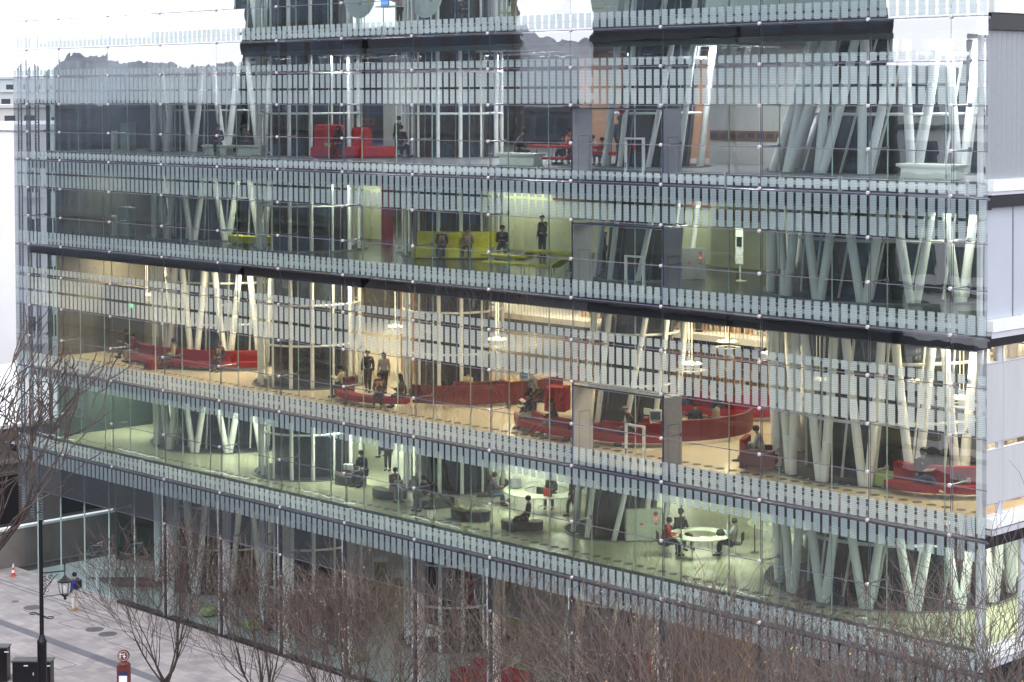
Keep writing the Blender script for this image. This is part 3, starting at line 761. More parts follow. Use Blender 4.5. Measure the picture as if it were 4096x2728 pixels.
    for i in range(5):
        m = MB(); m.box(-65.98, -65.8, 36 + i * 1.5, 37.1 + i * 1.5, .4, 2.7); sh = m.build('shelf_unit', GOODS, t)
        m = MB()
        for z in (.9, 1.4, 1.9, 2.4): m.box(-65.8, -65.72, 36 + i * 1.5, 37.1 + i * 1.5, z, z + .06)
        m.build('shelf_board', WHITE, sh)
    for i, (c, y) in enumerate((((.7, .7, .72), 38.7), ((.8, .55, .03), 37.3), ((.7, .7, .72), 41.7))):
        m = MB(); m.box(-65.7, -65.6, y, y + (.35 if i != 1 else .9), .7 if i == 1 else 1.9, 1.5 if i == 1 else 3.4); sg = m.build('sign', plain('sign_%d' % i, c, .5), t)
    # white low annex roof and its concrete wall
    t = empty('concrete_annex', 'low concrete annex with a snow white flat roof and dark garage openings', 'building')
    m = MB(); m.box(-36, -14, -6, 30, 5.2, 5.4); m.build('roof', plain('white_roof', (.72, .72, .74), .7, 0, .05, .3), t)
    m = MB(); m.box(-36, -14.2, -5.8, 29.8, -.13, 5.2); m.build('wall', plain('annex_concrete', (.17, .14, .135), .85, 0, .25, .5), t)
    for y in (-3.5, 2.2, 8.5):
        m = MB(); m.box(-14.25, -14.15, y, y + 3.6, .0, 2.6); m.build('garage_opening', BLKGAP, t)
    m = MB(); m.box(-14.2, -13.9, -6, 30, 3.3, 3.5); m.build('ledge', CONC, t)
bldg_left()
t = empty('concrete_wall', 'grey concrete boundary wall with white coping running behind the glass corner', 'wall')
m = MB(); m.box(-5.3, -5.05, -1.8, 20, 0, 1.85); m.build('wall_body', CONC, t)
m = MB(); m.box(-5.34, -5.0, -1.84, 20, 1.85, 1.97); m.build('coping', WHITE, t)

# parked cars on the lot
def car(x, y, rz, col, label):
    t = empty('parked_car', label, 'car', (x, y, -.13), rz, 'cars parked on the lot')
    mt = plain('car_paint_%d' % int(col[0] * 100), col, .25, .2, .03)
    prof = [(-2.2, .35), (-2.25, .75), (-2.0, .9), (-1.3, .98), (-.75, 1.38), (.75, 1.42), (1.35, 1.0), (2.1, .88), (2.2, .6), (2.15, .35)]
    m = MB(); b = 0; n = len(prof)
    for yy, k in ((-.85, 1), (.85, 1)):
        for px, pz in prof: m.v.append((px, yy * (.82 if pz > 1.2 else 1), pz))
    m.f.append(tuple(range(n))); m.f.append(tuple(range(n, 2 * n))[::-1])
    for i in range(n): j = (i + 1) % n; m.f.append((i, j, n + j, n + i))
    m.build('body', mt, t, bevel=.05)
    m = MB()
    for s_ in (-1, 1): m.poly([(-1.15, s_ * .86, 1.0), (-.72, s_ * .74, 1.32), (.7, s_ * .74, 1.35), (1.2, s_ * .86, 1.02)])
    m.poly([(-1.32, -.7, 1.02), (-1.32, .7, 1.02), (-.8, .62, 1.36), (-.8, -.62, 1.36)]); m.poly([(1.38, -.7, 1.03), (1.38, .7, 1.03), (.8, .62, 1.4), (.8, -.62, 1.4)])
    m.build('window', plain('car_window', (.02, .025, .03), .1), t, fix=False)
    for sx in (-1.35, 1.35):
        for sy in (-.85, .85):
            m = MB(); m.tube([(sx, sy - .09, .32), (sx, sy + .09, .32)], .32, 16); wl = m.build('wheel', plain('tyre', (.02, .02, .02), .8), t)
            m = MB(); m.tube([(sx, sy - .1, .32), (sx, sy + .1, .32)], .18, 12); m.build('rim', ALU, wl)
    for sy in (-.6, .6):
        m = MB(); m.box(2.12, 2.22, sy - .15, sy + .15, .6, .72); m.build('headlight', WHITE, t)
        m = MB(); m.box(-2.28, -2.2, sy - .12, sy + .12, .7, .84); m.build('tail_light', MC['banner_red'], t)
car(-57.5, 30.6, .3, (.10, .10, .13), 'dark grey car parked in front, nearest the white roof')
car(-55.5, 35.2, .3, (.62, .62, .64), 'white car parked behind the dark grey one')
car(-63, 34.5, 1.2, (.035, .035, .04), 'black car parked across beside the shop')

# ------------------------------------------------------------------ street furniture
IRON = plain('black_iron', (.018, .016, .02), .35, .3, .2, 4)
t = empty('street_lamp', 'black iron street lamp with a hanging lantern and scrollwork bracket', 'street lamp', (15.0, -10.12, 0))
m = MB(); m.lathe((0, 0, 0), [(.26, 0), (.26, .12), (.18, .2), (.18, 2.2), (.19, 2.28), (.15, 2.36), (.12, 2.42), (.085, 2.55)], 20); m.build('plinth', IRON, t, True)
m = MB(); m.tube([(0, 0, 2.4), (0, 0, 7.0)], [.085, .07], 16); m.build('pole', IRON, t, True)
dx, dy = Vector((.55, .63)).normalized() * .82
m = MB(); m.tube([(0, 0, 4.92), (dx * 1.12, dy * 1.12, 5.0)], .03, 8); m.tube([(dx * 1.1, dy * 1.1, 5.25), (dx * 1.1, dy * 1.1, 4.78)], .022, 8); m.lathe((dx * 1.1, dy * 1.1, 5.25), [(.03, 0), (.045, .05), (.01, .12)], 10); m.build('bracket', IRON, t, True)
m = MB()
for q in range(11):     # leafy scrollwork
    rq = random.Random(q); c0 = Vector((dx, dy, 0)) * (.1 + .07 * (q % 6)); z = 4.85 - .11 * (q % 4) - (0 if q % 6 > 2 else .35 * rq.random())
    pts = [c0 + Vector((dx, dy, 0)) * (.11 * math.cos(a)) + Vector((0, 0, z + .11 * math.sin(a))) for a in [j * .7 + q for j in range(7)]]
    m.tube(pts, .012, 5)
m.tube([Vector((dx, dy, 0)) * .05 + Vector((0, 0, 4.0)), Vector((dx, dy, 0)) * .3 + Vector((0, 0, 4.45)), Vector((dx, dy, 0)) * .75 + Vector((0, 0, 4.88))], .016, 6)
m.build('scrollwork', IRON, t)
lx, ly = dx * 1.1, dy * 1.1
m = MB(); m.lathe((lx, ly, 4.05), [(.01, .80), (.05, .76), (.10, .70), (.30, .58), (.30, .54), (.24, .53)], 16); m.lathe((lx, ly, 4.05), [(.02, -.18), (.06, -.14), (.05, -.06), (.16, .02), (.18, .06)], 12); hd = m.build('lantern_head', IRON, t, True)
m = MB(); m.lathe((lx, ly, 4.05), [(.14, .06), (.20, .25), (.22, .45), (.21, .53)], 12); m.build('lantern_glass', plain('frosted_lantern', (.60, .62, .66), .3, 0, .04), hd, True)
m = MB()
for i in range(6):
    a = i * PI / 3; m.tube([(lx + r_ * math.cos(a), ly + r_ * math.sin(a), 4.05 + z) for r_, z in ((.17, .04), (.22, .25), (.24, .45), (.23, .54))], .014, 5)
m.build('lantern_rib', IRON, hd)
m = MB(); m.ring((-.28, -.2, 3.35), .14, .022, 18, 5); m.ring((.28, .2, 3.22), .14, .022, 18, 5); m.tube([(-.2, -.12, 3.35), (0, 0, 3.3), (.2, .1, 3.22)], .03, 6); m.build('banner_ring', IRON, t)
m = MB(); m.tube([(.1, .05, 4.02), (.75, .62, 4.15)], .014, 6); m.lathe((.75, .62, 4.15), [(.0, -.03), (.035, 0), (0, .03)], 8); m.build('banner_bar', IRON, t)
def cabinet(x, y, rz, sx, sy, h, label):
    t = empty('utility_cabinet', label, 'cabinet', (x, y, 0), rz, 'black utility cabinets by the lamp')
    m = MB(); m.box(-sx / 2, sx / 2, -sy / 2, sy / 2, 0, h); b = m.build('cabinet_body', IRON, t, bevel=.01)
    m = MB(); m.box(-sx / 2 - .04, sx / 2 + .04, -sy / 2 - .04, sy / 2 + .04, h, h + .05); m.build('lid', plain('cabinet_lid', (.05, .05, .055), .5), t)
    m = MB(); m.box(-.003, .003, -sy / 2 - .006, -sy / 2, .05, h - .05); m.build('door_seam', BLKGAP, b)
    for xx in (-sx * .2, sx * .38):
        m = MB(); m.box(xx, xx + .17, -sy / 2 - .006, -sy / 2 - .002, h - .16, h - .11); m.build('notice', WHITE, b)
    m = MB(); m.box(.06, .10, -sy / 2 - .03, -sy / 2, h * .55, h * .65); m.build('handle', ALU, b)
cabinet(13.45, -9.6, .77, 1.5, .55, 1.12, 'wide black utility cabinet standing behind the lamp post')
cabinet(11.5, -10.0, .77, .8, .5, 1.35, 'narrow black utility cabinet at the left edge of the photo')
# red brown bus stop sign
BRN = plain('red_brown_enamel', (.13, .035, .03), .4, .1, .1)
t = empty('bus_stop_sign', 'red brown bus stop post with a round head and white timetable', 'sign', (18.86, -8.95, 0), .8)
m = MB(); m.box(-.24, .24, -.15, .15, 0, 1.95); m.lathe((0, 0, 1.95), [(.24, 0), (.2, .08), (.1, .12)], 14); m.build('post_box', BRN, t, bevel=.02)
m = MB(); m.tube([(0, -.05, 2.28), (0, .05, 2.28)], .22, 28); hd = m.build('round_head', BRN, t, True)
m = MB(); m.tube([(0, -.065, 2.28), (0, -.052, 2.28)], .19, 28); m.build('white_disc', plain('sign_offwhite', (.36, .32, .33), .5), hd, True)
m = MB()
m.tube([(0, -.075, 2.28), (0, -.066, 2.28)], .155, 24); m.build('red_disc', plain('sign_dull_red', (.16, .04, .04), .5), hd)
m = MB(); m.box(-.13, -.10, -.08, -.074, 2.2, 2.38); m.box(-.13, .0, -.08, -.074, 2.33, 2.36); m.box(.02, .05, -.08, -.074, 2.18, 2.38); m.box(-.02, .1, -.08, -.074, 2.25, 2.28); m.build('lettering', WHITE, hd)
m = MB(); m.box(-.15, .15, -.165, -.152, 1.1, 1.55); m.build('timetable', WHITE, t)
m = MB(); m.box(-.17, .17, -.165, -.152, 1.6, 1.72); m.build('name_plate', plain('plate_blue', (.03, .03, .10), .4), t)
def text(body, loc, rz, size, mt, parent, name='lettering', rx=PI / 2):
    cu_ = bpy.data.curves.new(name, 'FONT'); cu_.body = body; cu_.size = size; cu_.extrude = .003; cu_.align_x = 'CENTER'
    o = bpy.data.objects.new(name, cu_); COL.objects.link(o)
    dg = bpy.context.evaluated_depsgraph_get(); me = bpy.data.meshes.new_from_object(o.evaluated_get(dg)); bpy.data.objects.remove(o)
    me.materials.clear(); me.materials.append(mt)
    o = bpy.data.objects.new(name, me); COL.objects.link(o); o.location = loc; o.rotation_euler = (rx, 0, rz); o.parent = parent; return o
# manholes and drain frames in the pavement
for i, (x, y, lab) in enumerate(((2.5, -3.2, 'round manhole cover nearest the blue jacketed pedestrian, left one'), (7.7, -3.2, 'round manhole cover, left one of the touching pair'), (8.75, -3.2, 'round manhole cover, right one of the touching pair'))):
    m = MB(); m.lathe((x, y, 0), [(.40, 0), (.40, .006), (.36, .006), (.36, .002), (.0, .002)], 36); m.lathe((x, y, 0), [(.1, .003), (.1, .008), (0, .008)], 12)
    tag(m.build('manhole_cover', plain('cover_iron', (.10, .095, .10), .6, .3)), lab, 'manhole', 'round manhole covers')
for i, (x, y, sx, lab) in enumerate(((3.6, -3.3, .9, 'square drain frame beside the first round cover'), (6.4, -3.3, .8, 'square drain frame left of the paired covers'), (10.6, -3.4, 1.2, 'long drain frame right of the paired covers'), (10.8, -7.1, 1.1, 'square drain frame on the kerb side by the black cabinets'))):
    m = MB()
    for a, b, c, d in ((-sx, sx, -.45, -.42), (-sx, sx, .42, .45), (-sx, -sx + .03, -.42, .42), (sx - .03, sx, -.42, .42)): m.box(x + a, x + b, y + c, y + d, 0, .006)
    tag(m.build('drain_frame', MC['cover_iron']), lab, 'drain frame', 'square drain frames')
m = MB(); m.disc((1.0, -3.2, .003), .17, 20, None, .008); tag(m.build('valve_cover', MC['cover_iron']), 'small oval valve cover left of the big manhole', 'valve cover')

# bicycles inside the glass
def bicycle(x, y, rz, label):
    t = empty('bicycle', label, 'bicycle', (x, y, .02), rz, 'bicycles parked behind the glass')
    fr = plain('bike_frame', (.30, .33, .36), .3, .6)
    for sx in (-.52, .52):
        m = MB(); n = 24
        m.tube([(sx + .33 * math.cos(a), 0, .34 + .33 * math.sin(a)) for a in [2 * PI * i / n for i in range(n + 1)]], .014, 6, False); wh = m.build('wheel', plain('tyre', (.02, .02, .02)), t)
        m = MB()
        for i in range(8): a = PI * i / 8; m.tube([(sx - .32 * math.cos(a), 0, .34 - .32 * math.sin(a)), (sx + .32 * math.cos(a), 0, .34 + .32 * math.sin(a))], .003, 3)
        m.build('spokes', CHROME, wh)
    m = MB(); pts = {'r': (-.52, 0, .34), 'b': (-.08, 0, .30), 's': (-.2, 0, .82), 'h': (.38, 0, .86), 'f': (.52, 0, .34)}
    for a, b in ('rb', 'rs', 'bs', 'bh', 'sh', 'hf'): m.tube([pts[a], pts[b]], .018, 6)
    m.build('frame', fr, t)
    m = MB(); m.tube([(.38, 0, .86), (.36, 0, 1.0), (.36, -.22, 1.03), (.26, -.27, 1.0)], .012, 6); m.tube([(.36, 0, 1.0), (.36, .22, 1.03), (.26, .27, 1.0)], .012, 6); m.build('handlebar', CHROME, t)
    m = MB(); m.lathe((-.22, 0, .84), [(.04, 0), (.1, .03), (.09, .06), (.02, .07)], 10); m.build('saddle', IRON, t)
bicycle(-3.0, 3.6, .5, 'silver bicycle leaning nearest the concrete wall'); bicycle(-1.9, 5.2, .9, 'silver bicycle in the middle of the rack by the wall'); bicycle(-.6, 7.2, .4, 'bicycle farthest in behind the first lattice column')
# glass balustrade round the entrance pit
t = empty('glass_balustrade', 'glass balustrade with steel handrail beside the entrance floor pit', 'balustrade', (0, 0, 0))
m = MB(); m.poly([(2.0, .6, .02), (4.6, 3.4, .02), (4.6, 3.4, 1.05), (2.0, .6, 1.05)]); m.build('glass_panel', IG, t, fix=False)
m = MB(); m.tube([(2.0, .6, 1.07), (4.6, 3.4, 1.07)], .025, 8); m.build('handrail', ALU, t, True)
m = MB(); m.box(1.93, 2.05, .52, .64, .02, 1.1); m.build('end_post', WHITE, t)
m = MB(); m.poly([(-.5, 1.6, .025), (2.2, 1.6, .025), (4.2, 3.6, .025), (1.4, 3.6, .025)]); tag(m.build('floor_pit', HOLE, fix=False), 'dark sunken opening in the pale entrance floor', 'floor pit')
m = MB(); m.tube([(5.0, -.0 + .5, .02), (5.0, .5, .95), (6.6, 2.2, .95), (6.6, 2.2, .02)], .03, 8); tag(m.build('red_handrail', plain('rail_dull_red', (.30, .06, .05), .5), None, True), 'low red handrail standing at the entrance glass', 'handrail')
m = MB(); m.annulus((-3.95, -.4), 0, .01, 0, .01)
t = empty('traffic_cone', 'red and white traffic cone by the concrete wall', 'traffic cone', (-3.4, -.75, 0)); t.scale = (.85, .85, .85)
m = MB(); m.lathe((0, 0, 0), [(.2, 0), (.2, .03), (.12, .05), (.1, .2)], 14); m.lathe((0, 0, 0), [(.077, .36), (.055, .5)], 14); m.build('cone', plain('cone_red', (.55, .06, .04), .5), t)
m = MB(); m.lathe((0, 0, 0), [(.1, .2), (.077, .36)], 14); m.lathe((0, 0, 0), [(.055, .5), (.03, .7)], 14); m.build('white_band', WHITE, t)
# ------------------------------------------------------------------ furniture
def arc_offset(pts, off):
    out = []
    for i, p in enumerate(pts):
        d = (pts[min(i + 1, len(pts) - 1)] - pts[max(i - 1, 0)]).normalized(); out.append(p + Vector((-d.y, d.x)) * off)
    return out
def curved_bench(label, z, pts, back=1, depth=.62, seat=.42, top=.86, backless=False, cushion=RED, panel=RED, group='curved red benches'):
    """path = front edge of the seat, walking so that the back is on the left (back=1)"""
    P = smooth_path([Vector(p) for p in pts], 7)
    t = empty('curved_bench', label, 'bench', (0, 0, 0), 0, group)
    m = MB(); m.ribbon(P, 0, depth * back, z + .17, z + seat, z + seat - .02); m.build('seat', cushion, t, bevel=.03)
    if not backless:
        m = MB(); m.ribbon(P, (depth - .12) * back, (depth + .10) * back, z + .15, z + top, z + top); m.build('backrest', panel, t, bevel=.03)
    for q in arc_offset(P, depth * back * .45)[2::7]:
        m = MB(); m.tube([(q.x, q.y, z), (q.x, q.y, z + .17)], .02, 8); m.build('leg', CHROME, t)
    return t
zM = FL['M']
curved_bench('long red bench with a wavy back in front of the first lattice column', zM, [(1.2, 2.6), (3.0, 2.3), (4.6, 2.35), (6.2, 2.75), (7.7, 3.6), (8.8, 4.9)], top=.88)
m = MB(); m.box(4.3, 4.95, 1.72, 2.25, zM, zM + .48); tag(m.build('red_cube_stool', RED, bevel=.03), 'red block stool standing before the long bench at left', 'stool')
curved_bench('backless red curved bench beside the standing couple', zM, [(18.0, 2.0), (19.3, 1.6), (20.6, 1.75), (21.9, 2.5)], backless=True)
curved_bench('red bench seen from behind its dark back panel, by the third tube', zM, [(22.6, 4.4), (23.4, 5.3), (24.0, 6.6), (24.2, 8.2)], depth=.5, back=1, top=.9, panel=DRED)
def panel(label, z, pts, h, mt, th=.08, z0=.15, name='reading_screen', cat='screen'):
    P = smooth_path([Vector(p) for p in pts], 8); m = MB(); m.ribbon(P, 0, th, z + z0, z + h); return tag(m.build(name, mt, bevel=.01), label, cat)
panel('long dark red curved screen backing the reading seats', zM, [(21.6, 3.1), (22.7, 3.6), (23.6, 4.5), (24.3, 6.0), (24.4, 7.4)], .9, DRED)
m = MB(); m.ribbon([(24.3, 6.0), (24.6, 7.4), (24.2, 9.2)], 0, .8, zM + .1, zM + .95); cn = m.build('service_counter', DRED); tag(cn, 'dark red service counter with a wooden top, left of the red cube', 'counter')
m = MB(); m.ribbon([(24.3, 6.0), (24.6, 7.4), (24.2, 9.2)], -.04, .84, zM + .95, zM + 1.0); m.build('counter_top', WOODLT, cn)
m = MB(); m.obox((27.7, 5.3, zM + .75), .5, (.85, .8, .95)); tag(m.build('red_cube', RED, bevel=.02), 'bright red cube block standing behind the readers', 'cube block')
curved_bench('red bench with two readers left of the grey access box', zM, [(27.4, 3.2), (28.6, 2.2), (30.0, 1.75), (31.4, 1.6), (32.8, 1.75)], top=.72)
curved_bench('red bench seen through the access box, bald reader on it', zM, [(32.8, 1.9), (33.6, 2.0), (34.3, 2.35), (35.0, 3.0), (35.4, 3.9)], depth=.62, top=.80)
panel('large dark red ring screen right of the access box', zM, [(34.9, 3.3), (35.5, 4.3), (35.9, 5.4), (35.9, 6.8), (35.3, 8.0)], .92, DRED, .12)
curved_bench('far red bench inside the ring, reader with a book', zM, [(29.8, 9.2), (31.2, 9.0), (32.6, 9.1), (33.8, 9.7), (34.6, 10.6)], top=.95)
curved_bench('far dark red bench in the shelving hall', zM, [(24.8, 11.2), (26.2, 10.6), (27.6, 10.6), (29, 11)], top=.9, panel=DRED)
curved_bench('red bench at the right glass corner, man with a cap on it', zM, [(45.3, 2.1), (46.2, 2.1), (47.2, 2.5), (48.2, 3.3), (48.9, 4.3)], top=.95, panel=RED)
t = empty('red_armchair', 'boxy red armchair with dark sides beside the fifth tube', 'armchair', (40.0, 2.6, zM), .5)
m = MB(); m.box(-.55, .5, -.5, .5, .15, .44); m.build('seat', RED, t, bevel=.03)
m = MB(); m.box(-.65, -.45, -.55, .55, .15, 1.05); m.build('backrest', RED, t, bevel=.03)
for s_ in (-1, 1): m = MB(); m.box(-.6, .55, s_ * .55 - .06, s_ * .55 + .06, .15, .72); m.build('armrest', DRED, t, bevel=.02)
for sx in (-.5, .45):
    for sy in (-.45, .45): m = MB(); m.tube([(sx, sy, 0), (sx, sy, .16)], .02, 8); m.build('leg', CHROME, t)
t = empty('red_chair', 'small red chair under the girl in the cream coat', 'chair', (18.0, 2.5, zM), PI)
m = MB(); m.box(-.25, .3, -.28, .28, .15, .44); m.build('seat', RED, t, bevel=.03)
m = MB(); m.box(-.35, -.22, -.28, .28, .15, .95); m.build('backrest', DRED, t, bevel=.03)
# green low table near tube five
m = MB(); m.box(44.0, 45.0, 2.7, 3.5, zM + .03, zM + .42); tag(m.build('green_box_table', plain('lime_box', (.28, .38, .10), .6), bevel=.02), 'lime green box table left of the corner bench', 'table')

# catalogue terminal, poster boards, books
def terminal(x, y, z, rz, label, group=None):
    t = empty('computer_terminal', label, 'computer', (x, y, z), rz, group)
    m = MB(); m.box(-.2, .15, -.22, .22, .04, .42); m.build('monitor', plain('monitor_grey', (.30, .32, .36), .4), t, bevel=.02)
    m = MB(); m.box(.15, .16, -.17, .17, .1, .38); m.build('screen', plain('screen_dark_blue', (.06, .10, .16), .15), t)
    m = MB(); m.box(-.1, .1, -.12, .12, 0, .04); m.build('stand', plain('monitor_grey', (.3, .32, .36)), t)
terminal(34.75, 3.15, zM + .9, -.9, 'grey terminal beside the red notice inside the access box view')
terminal(24.6, 6.6, zM + 1.0, -1.2, 'grey terminal on the dark red service counter')
m = MB(); m.box(34.35, 34.7, 2.95, 2.99, zM + .86, zM + 1.38); nb = m.build('notice_board', WHITE); tag(nb, 'small white board with a red notice beside the terminal', 'notice')
m = MB(); m.box(34.37, 34.68, 2.93, 2.945, zM + .86, zM + 1.16); nr = m.build('red_notice', RED, nb)
for k in range(2): m = MB(); m.box(34.40, 34.62 - k * .06, 2.922, 2.93, zM + 1.08 - k * .05, zM + 1.095 - k * .05); m.build('text_line', WHITE, nr)

# book shelving at the back of the reading floor and on the mezzanine
def bookmat():
    m, n, o = newmat('book_spines')
    tc = N(n, 'ShaderNodeTexCoord'); sp = N(n, 'ShaderNodeSeparateXYZ'); n.links.new(tc.outputs['Object'], sp.inputs[0])
    cb = N(n, 'ShaderNodeCombineXYZ'); n.links.new(math_(n, 'FLOOR', math_(n, 'MULTIPLY', math_(n, 'ADD', sp.outputs[0], sp.outputs[1]), 17.0)), cb.inputs[0]); n.links.new(math_(n, 'FLOOR', math_(n, 'MULTIPLY', sp.outputs[2], 3.0)), cb.inputs[2])
    wn = N(n, 'ShaderNodeTexWhiteNoise'); n.links.new(cb.outputs[0], wn.inputs[0])
    r = N(n, 'ShaderNodeValToRGB'); r.color_ramp.interpolation = 'CONSTANT'; e = r.color_ramp.elements
    e[0].color = (.22, .12, .07, 1); e[1].position = .2; e[1].color = (.05, .045, .05, 1)
    for p, c in ((.35, (.42, .33, .22, 1)), (.5, (.14, .05, .04, 1)), (.62, (.5, .45, .38, 1)), (.74, (.08, .12, .09, 1)), (.86, (.30, .06, .05, 1))): q = e.new(p); q.color = c
    n.links.new(wn.outputs[0], r.inputs[0]); p = N(n, 'ShaderNodeBsdfPrincipled'); p.inputs['Roughness'].default_value = .7
    n.links.new(r.outputs[0], p.inputs[0]); n.links.new(p.outputs[0], o.inputs[0]); return m
BOOKS = bookmat(); SHELF = plain('shelf_beech', (.45, .30, .17), .5, 0, .12, 2)
def bookcase_mb(w_, h, rows):
    f = MB(); f.box(0, .03, 0, .3, 0, h); f.box(w_ - .03, w_, 0, .3, 0, h); f.box(0, w_, .28, .3, 0, h)
    b = MB(); rb = random.Random(int(w_ * 100) + rows)
    for i in range(rows + 1): f.box(.03, w_ - .03, 0, .28, h * i / rows - (.03 if i else 0), h * i / rows + (0 if i else .03))
    for i in range(rows):
        x = .04
        while x < w_ - .1:
            L = rb.uniform(.15, .7); L = min(L, w_ - .05 - x); hh = h / rows * rb.uniform(.6, .85); b.box(x, x + L, .04 + rb.uniform(0, .03), .26, h * i / rows + .001, h * i / rows + hh); x += L + (rb.uniform(.02, .2) if rb.random() < .3 else .004)
    return f, b
proto = None; bk = 0
where = ['at the left end of its row', 'second in its row', 'third in its row', 'fourth in its row', 'fifth in its row', 'sixth in its row', 'seventh in its row', 'at the right end of its row']
for (z, y, x0, n, h, rows, w_, desc) in ((zM, 13.0, 20.5, 8, 2.1, 6, 2.3, 'on the lower reading floor'), (zM + 2.75, 13.6, 21.0, 8, 2.1, 6, 2.3, 'on the mezzanine'), (zM + 2.75, 17.5, 16.0, 8, 2.2, 6, 2.6, 'on the mezzanine, back row'), (zM, 17.2, 18.0, 8, 2.1, 6, 2.5, 'on the lower floor, back row')):
    F_, Bk = bookcase_mb(w_, h, rows)
    fm_ = None
    for i in range(n):
        if fm_ is None:
            t = empty('bookcase', None, 'bookcase', (x0, y, z)); fo = F_.build('case', SHELF, t); bo = Bk.build('books', BOOKS, t); fm_ = (t, fo, bo)
        else:
            t = fm_[0].copy(); COL.objects.link(t); t.location = (x0 + i * (w_ + .06), y, z)
            for s_ in fm_[1:]: c = s_.copy(); COL.objects.link(c); c.parent = t
        t['category'] = 'bookcase'; t['group'] = 'bookcases of the library'; t['label'] = 'bookcase %s, %s' % (desc, where[i])
t = empty('mezzanine', 'library mezzanine deck with steel balustrade behind the reading floor', 'mezzanine')
m = MB(); m.box(12, 46, 12.4, 23.8, zM + 2.5, zM + 2.75); m.build('deck', WALL_G, t)
m = MB()
for i in range(170): m.tube([(12 + i * .2, 12.45, zM + 2.75), (12 + i * .2, 12.45, zM + 3.7)], .008, 3)
m.tube([(12, 12.45, zM + 3.7), (46, 12.45, zM + 3.7)], .025, 6); m.build('balustrade', STEEL_DK, t)

# pendant lamps over the reading floor
GLOW = emit('lamp_glow', (1, .80, .5), 5); RODG = emit('lit_rod', (1, .78, .45), 2.2)
LAMPS = [(-4.15 + 3.0, 5.55, 'farthest left'), (5.65, 5.55, 'second from the left'), (11.8, 5.5, 'third from the left'), (17.9, 5.45, 'over the standing couple'), (24.2, 5.4, 'left of the red cube block'), (31.3, 11.3, 'nearer the shelves, smaller'), (34.5, 5.35, 'over the access box view'), (40.3, 5.35, 'beside the fifth tube'), (34.8, 9.7, 'behind the access box lamp'), (43.0, 7.4, 'inside the view of the fifth tube'), (46.1, 5.3, 'nearest the right corner')]
lp = None
for x, y, d in LAMPS:
    if lp is None:
        lp = empty('pendant_lamp', None, 'lamp', (x, y, 0))
        m = MB(); m.tube([(-.07, 0, 13.42), (-.07, 0, 15.6)], .013, 5); m.tube([(.07, 0, 13.42), (.07, 0, 15.6)], .013, 5); r0 = m.build('suspension_rod', RODG, lp)
        m = MB(); m.annulus((0, 0), .20, .44, 13.33, 13.36, 28); sh = m.build('lamp_disc', plain('lamp_shade_cream', (.75, .65, .45), .4), lp)
        m = MB()
        for i in range(9): a = 2 * PI * i / 9; m.lathe((.33 * math.cos(a), .33 * math.sin(a), 13.36), [(.05, 0), (.055, .03), (.02, .05)], 8)
        m.lathe((0, 0, 13.38), [(.11, 0), (.12, .04), (.03, .08)], 12); m.build('bulb', GLOW, lp)
        m = MB(); m.annulus((0, 0), .40, .56, 13.12, 13.135, 28); m.build('lower_ring', plain('ring_pale', (.5, .5, .45), .3), lp)
        cur = lp
    else:
        cur = lp.copy(); COL.objects.link(cur); cur.location = (x, y, 0)
        for c in kids(lp): c2 = c.copy(); COL.objects.link(c2); c2.parent = cur
    cur['label'] = 'glowing disc pendant lamp on twin rods, ' + d; cur['category'] = 'lamp'; cur['group'] = 'pendant lamps over the reading floor'
    l = bpy.data.lights.new('pendant_glow', 'POINT'); l.energy = 28; l.color = (1, .74, .42); l.shadow_soft_size = .35
    lo = bpy.data.objects.new('pendant_glow', l); COL.objects.link(lo); lo.location = (0, 0, 13.2); lo.parent = cur

# second floor: ottomans, tables, chairs, cabinet
zO = FL['O']
def ottoman(x, y, rz, label):
    t = empty('brown_ottoman', label, 'ottoman', (x, y, zO), rz, 'brown bean shaped ottomans'); t.scale = (.78, .85, .95)
    m = MB(); P = smooth_path([Vector(p) for p in ((-.75, .1), (-.35, -.08), (0, -.12), (.35, -.05), (.75, .15))], 5); m.ribbon(P, -.3, .32, .06, .42); m.build('seat', BROWN, t, bevel=.05)
    m = MB(); m.tube([(-.7, .12, .06), (-.7, .12, .421)], .33, 20); m.tube([(.7, .14, .06), (.7, .14, .421)], .36, 20); m.build('round_end', BROWN, t, bevel=.02)
    for x_ in (-.7, .7): m = MB(); m.tube([(x_, .1, 0), (x_, .1, .07)], .02, 6); m.build('leg', CHROME, t)
for x, y, r, l in ((20.2, 2.95, .2, 'brown ottoman under the reader in the checked trousers, left one'), (21.6, 3.6, -.5, 'brown ottoman behind the two readers'), (22.9, 3.1, .9, 'brown ottoman under the reader with a newspaper'), (25.6, 2.5, .4, 'empty pair of brown ottoman ends in the middle of the green floor'), (16.7, 3.75, .1, 'brown ottoman with a white shopping bag on it'), (28.4, 2.6, .6, 'brown ottoman right, under the person with crossed arms')): ottoman(x, y, r, l)
def ring_table(x, y, z, r, label, closed=True, a0=0, a1=2 * PI):
    t = empty('ring_table', label, 'table', (x, y, z), 0, 'cream ring tables')
    m = MB(); m.annulus((0, 0), r * .52, r, .70, .73, 48, a0, a1); m.build('tabletop', TABLE, t)
    for i in range(8):
        a = a0 + (a1 - a0) * (i + .5) / 8; m = MB(); m.tube([(r * .8 * math.cos(a), r * .8 * math.sin(a), 0), (r * .8 * math.cos(a), r * .8 * math.sin(a), .70)], .018, 6); m.build('leg', CHROME, t)
    return t
ring_table(35.65, 4.55, zO, 1.15, 'cream ring table where three students work')
ring_table(26.1, 6.3, zO, 1.75, 'wide cream ring counter with computers behind the second mullion', True)
ring_table(36.8, 8.2, zO, 1.5, 'cream ring table behind, empty')
terminal(25.0, 5.6, zO + .73, 2.6, 'grey terminal on the wide ring counter'); terminal(26.9, 7.4, zO + .73, -1, 'second grey terminal on the wide ring counter')
